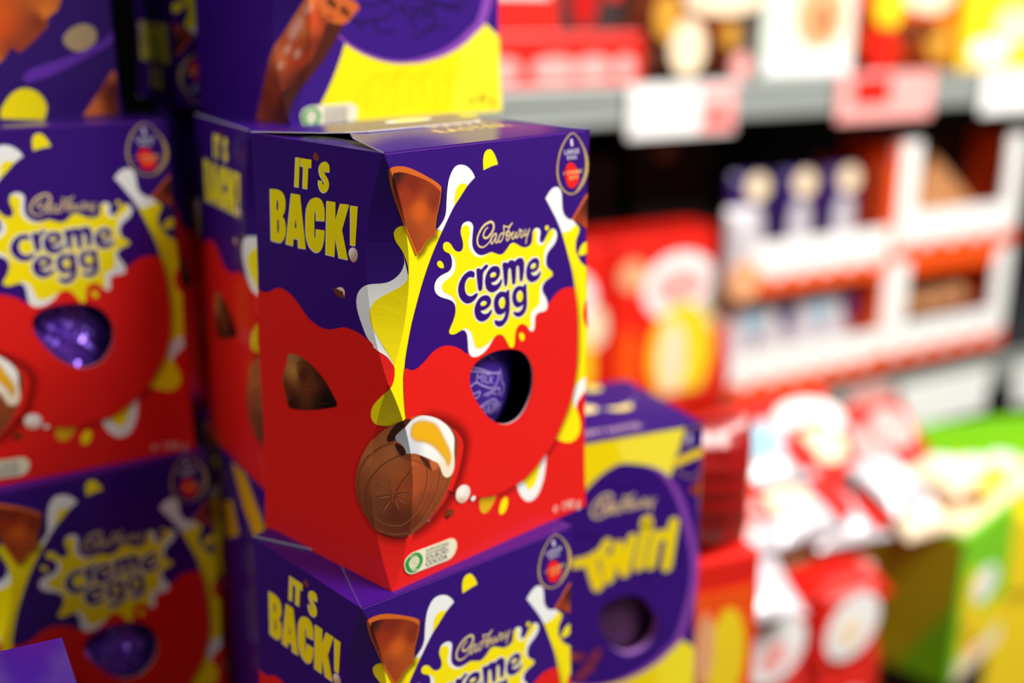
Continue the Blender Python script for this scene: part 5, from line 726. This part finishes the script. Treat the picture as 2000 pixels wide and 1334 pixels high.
bags=[((.140,1.126,-.425),.5,-.55,.15,.12,REDM,[(0,.5,.045,.03,PNKM)],'red bag with a long pink patch nearest the purple carton\'s lid'),
((.185,1.05,-.430),.2,-.75,.13,.10,REDM,[(.0,.55,.05,.022,WHM)],'red bag with a white strip lying left in the heap'),
((.255,1.255,-.470),.7,-.5,.15,.12,REDM,[(0,.5,.055,.03,PNKM)],'red bag with a pale label at the back left of the heap'),
((.338,1.337,-.490),.4,-.5,.15,.12,REDM,[(0.01,.5,.05,.028,WHM)],'red bag with a white label at the back middle of the heap'),
((.408,1.365,-.515),.6,-.5,.14,.12,REDM,[(0,.5,.04,.03,PNKM)],'red bag with a pink label at the back right of the heap'),
((.489,1.445,-.53),.5,-.4,.13,.13,DREDM,[(0,.6,.035,.03,PNKM)],'deep red bag at the far right of the heap below the rail'),
((.261,1.189,-.490),.5,-.6,.12,.10,SILM,[(-.01,.6,.03,.022,TEALM),(.04,.3,.018,.02,REDM)],'silver bag with a pale blue label in the middle of the heap'),
((.342,1.268,-.520),.7,-.6,.12,.10,REDM,[(0,.5,.035,.025,CREM)],'red bag with a cream label in the middle of the heap'),
((.415,1.295,-.535),.3,-.6,.12,.10,SILM,[(0,.5,.03,.02,TEALM)],'silver bag right of the cream labelled one'),
((.222,1.088,-.490),.6,-.6,.10,.085,SILM,[(.0,.5,.025,.02,PNKM)],'silver bag with a pink label beside the dark red bag'),
((.292,1.163,-.540),.6,-.6,.13,.10,SILM,[(.045,.5,.02,.04,REDM),(-.02,.5,.03,.02,CREM)],'large white bag at the front of the heap'),
((.350,1.20,-.565),.4,-.7,.12,.10,SILM,[(-.03,.5,.03,.02,TEALM),(.04,.4,.015,.03,REDM)],'large white bag right of the other white one at the front'),
((.411,1.233,-.555),.8,-.6,.10,.09,SILM,[(0,.5,.02,.02,WHM)],'small silver bag at the right front of the heap'),
((.228,1.045,-.535),.3,-.7,.12,.09,SILM,[(-.02,.6,.02,.018,TEALM)],'white bag slipping off the heap\'s left front corner'),
((.375,1.22,-.610),.5,-.6,.12,.08,REDM,[(0,.5,.04,.012,PNKM)],'red bag under the white ones at the heap\'s front'),
((.300,1.20,-.600),.5,-.9,.20,.12,NUTM,[(0,.5,.02,.02,CREM)],'brown bag half buried in the heap'),
((.472,1.30,-.605),.5,-.6,.10,.08,CREM,[(0,.5,.02,.02,WHM)],'cream bag beside the green carton')]
for i,b in enumerate(bags): lying_bag(*b,seed=i)
# red bag right behind the purple carton, its shade put into a darker film
o=root('gift_bag',(.135,.785,EYE-.383),.35,'plain dark red bag peeping out behind the round windowed purple carton','bag'); pillow('bag_film',.075,.098,.05,mat('shaded_red_film',(150,10,6),.3,coat=.3),o,seed=0); plate('seal_strip',R4(-.036,.036,.090,.096),-.004,.001,DREDM,o)
# red cartons stacked in front of the dump bin
GC='small red cartons below the heap of bags'
for px,(P,wd,h,lab) in enumerate((((.244,1.070,-.662),.094,.088,'small red carton with a white oval, left one under the heap'),((.334,1.126,-.666),.094,.088,'small red carton with a white oval, right one under the heap'),
    ((.250,1.080,-.753),.094,.088,'small red carton in the second tier, left one'),((.340,1.136,-.757),.094,.088,'small red carton in the second tier, right one'))):
    o=root('praline_carton',(P[0],P[1],P[2]+EYE),.54,lab,'carton',GC); bev('carton_body',-wd/2,wd/2,-.03,.03,0,h,REDM,o,.006,3)
    if px<2: plate('white_oval_print',O(.004,.040,.040,.034,24,.6),-.0306,.0008,WHM,o); plate('pink_print',O(0,.034,.018,.016,20,.6),-.0314,.0006,PNKM if px==0 else CREM,o); plate('pale_strip',R4(-.03,.03,.076,.083),-.0306,.0006,PNKM,o)
    else: plate('white_oval_print',O(0,.03,.028,.018,24,.3),-.0306,.0008,PNKM,o)
s=root('carton_stand',(.30,1.10,0),.54,'dark stand under the small red cartons','stand')
bev('stand_top',-.12,.12,-.05,.05,EYE-.769,EYE-.759,SHELFM,s,.002); bev('stand_post',-.10,.10,-.04,.04,0,EYE-.769,BACKM,s,.002)
# tall red column carton between purple carton and dump bin
o=root('fruit_chocolate_carton',(.150,.80,EYE-.383-.315),.42,'tall red carton with an orange picture right of the purple carton\'s edge','carton')
bev('carton_body',-.055,.020,-.03,.05,0,.315,REDM,o,.004); plate('orange_print',O(-.006,.235,.016,.04),-.0306,.0008,YELM,o); plate('pale_print',O(-.026,.245,.008,.03),-.0314,.0008,PEACHM,o); plate('orange_print',R4(-.04,.018,.15,.29),-.0306,.0006,ORM,o)
bev('stand_foot',-.055,.02,-.03,.05,-(EYE-.383-.315),0,BACKM,o,.002)
# green goods at the lower right
o=root('green_egg_carton',(.529,1.267,EYE-.805),.83,'lime green carton with olive shaded side and yellow print at bottom right','egg carton')
bev('carton_body',0,.16,0,.10,0,.20,GRNM,o,.003); bev('lid_panel',.006,.154,.006,.094,.20,.203,CREM,o,.001)
plate('yellow_print',O(.035,.10,.026,.05),-.0006,.0008,YELM,o); plate('white_print',O(.075,.115,.035,.022),-.0014,.0008,WHM,o); plate('yellow_print',R4(.012,.15,.035,.075),-.0006,.0008,YELM,o); plate('orange_print',O(.06,.03,.02,.012),-.0006,.0008,ORM,o); plate('green_print',R4(.008,.15,.005,.03),-.0014,.0006,CREM,o)
me=bpy.data.meshes.new('side_shade_print'); me.from_pydata([(-.0006,.004,.004),(-.0006,.096,.004),(-.0006,.096,.196),(-.0006,.004,.196)],[],[[0,3,2,1]]); link('side_shade_print',me,o,[OLVM])  # olive panel puts the shade of this side into its colour
me=bpy.data.meshes.new('green_side_print'); me.from_pydata([(-.0012,.004,.004),(-.0012,.07,.004),(-.0012,.02,.09),(-.0012,.004,.12)],[],[[0,3,2,1]]); link('green_side_print',me,o,[DGRNM])
bev('stand_foot',.01,.15,.01,.09,-(EYE-.805),0,BACKM,o,.002)
o=root('green_tray',(.72,1.62,EYE-.80),.30,'green edged tray of cream and yellow packs behind the green carton','tray')
bev('tray_body',-.16,.22,-.10,.10,-(EYE-.80),.10,YELM,o,.004); bev('tray_back',-.16,.22,.10,.108,0,.175,GRNM,o,.002); bev('tray_edge',-.16,.22,-.108,-.10,0,.115,YELM,o,.002)
for i,(x,yv,mm_,lab) in enumerate(((-.12,-.09,YELM,'yellow bag at the left of the green edged tray'),(-.01,-.05,CREM,'cream bag in the middle of the green edged tray'),(.11,-.05,CREM,'cream bag at the right of the green edged tray'),(-.13,.0,GOLDM,'golden bag at the back left of the green edged tray'))):
    q=o.matrix_basis@Vector((x,yv,.122)); b=root('sweet_bag',q,.3+.2*i,lab,'bag','bags in the green edged tray'); b.rotation_euler=(-1.35,0,.3+.1*i); pillow('bag_film',.10,.085,.034,mm_,b,seed=i+20); plate('label_print',O(.0,.05,.025,.018),-.024,.001,WHM if i%2 else YELM,b)
for x,yv,mm_,lab,rz in ((.040,.015,CREM,'cream bag lying on the lime green carton','.83'),(.125,.012,YELM,'yellow bag lying on the lime green carton\'s far end','.85')):
    q=Vector((.529,1.267,EYE-.60))+Vector((x*.675-yv*.738,x*.738+yv*.675,.019)); b=root('sweet_bag',q,float(rz),lab,'bag','bags on the green carton'); b.rotation_euler=(-1.45,0,float(rz)); pillow('bag_film',.078,.075,.028,mm_,b,seed=int(x*999)); plate('label_print',O(0,.038,.022,.016),-.016,.001,WHM,b)
# let the heaped bags rest on one another instead of cutting through
from mathutils.bvhtree import BVHTree
bpy.context.view_layer.update()
def tree(o):
    vs=[];fs=[]
    for q in o.children:
        if q.type=='MESH':
            m=o.matrix_basis@q.matrix_basis; k=len(vs); vs+=[m@v.co for v in q.data.vertices]; fs+=[[k+i for i in p.vertices] for p in q.data.polygons]
    return BVHTree.FromPolygons(vs,fs,epsilon=.0004)
heap=[o for o in COL.objects if o.parent is None and o.get('group') in ('bags heaped in the dump bin','bags on the green carton')]
heap.sort(key=lambda o:o.location.z); done=[tree(o) for o in COL.objects if o.get('group')==GC or o.name in ('dump_bin','green_egg_carton')]
for o in heap:
    for step in range(60):
        t=tree(o)
        if not any(t.overlap(d) for d in done): break
        n=o.matrix_basis.to_3x3()@Vector((0,-1,0)); o.location+=Vector((n.x*.3,n.y*.3,abs(n.z)))*.002
    done.append(tree(o))
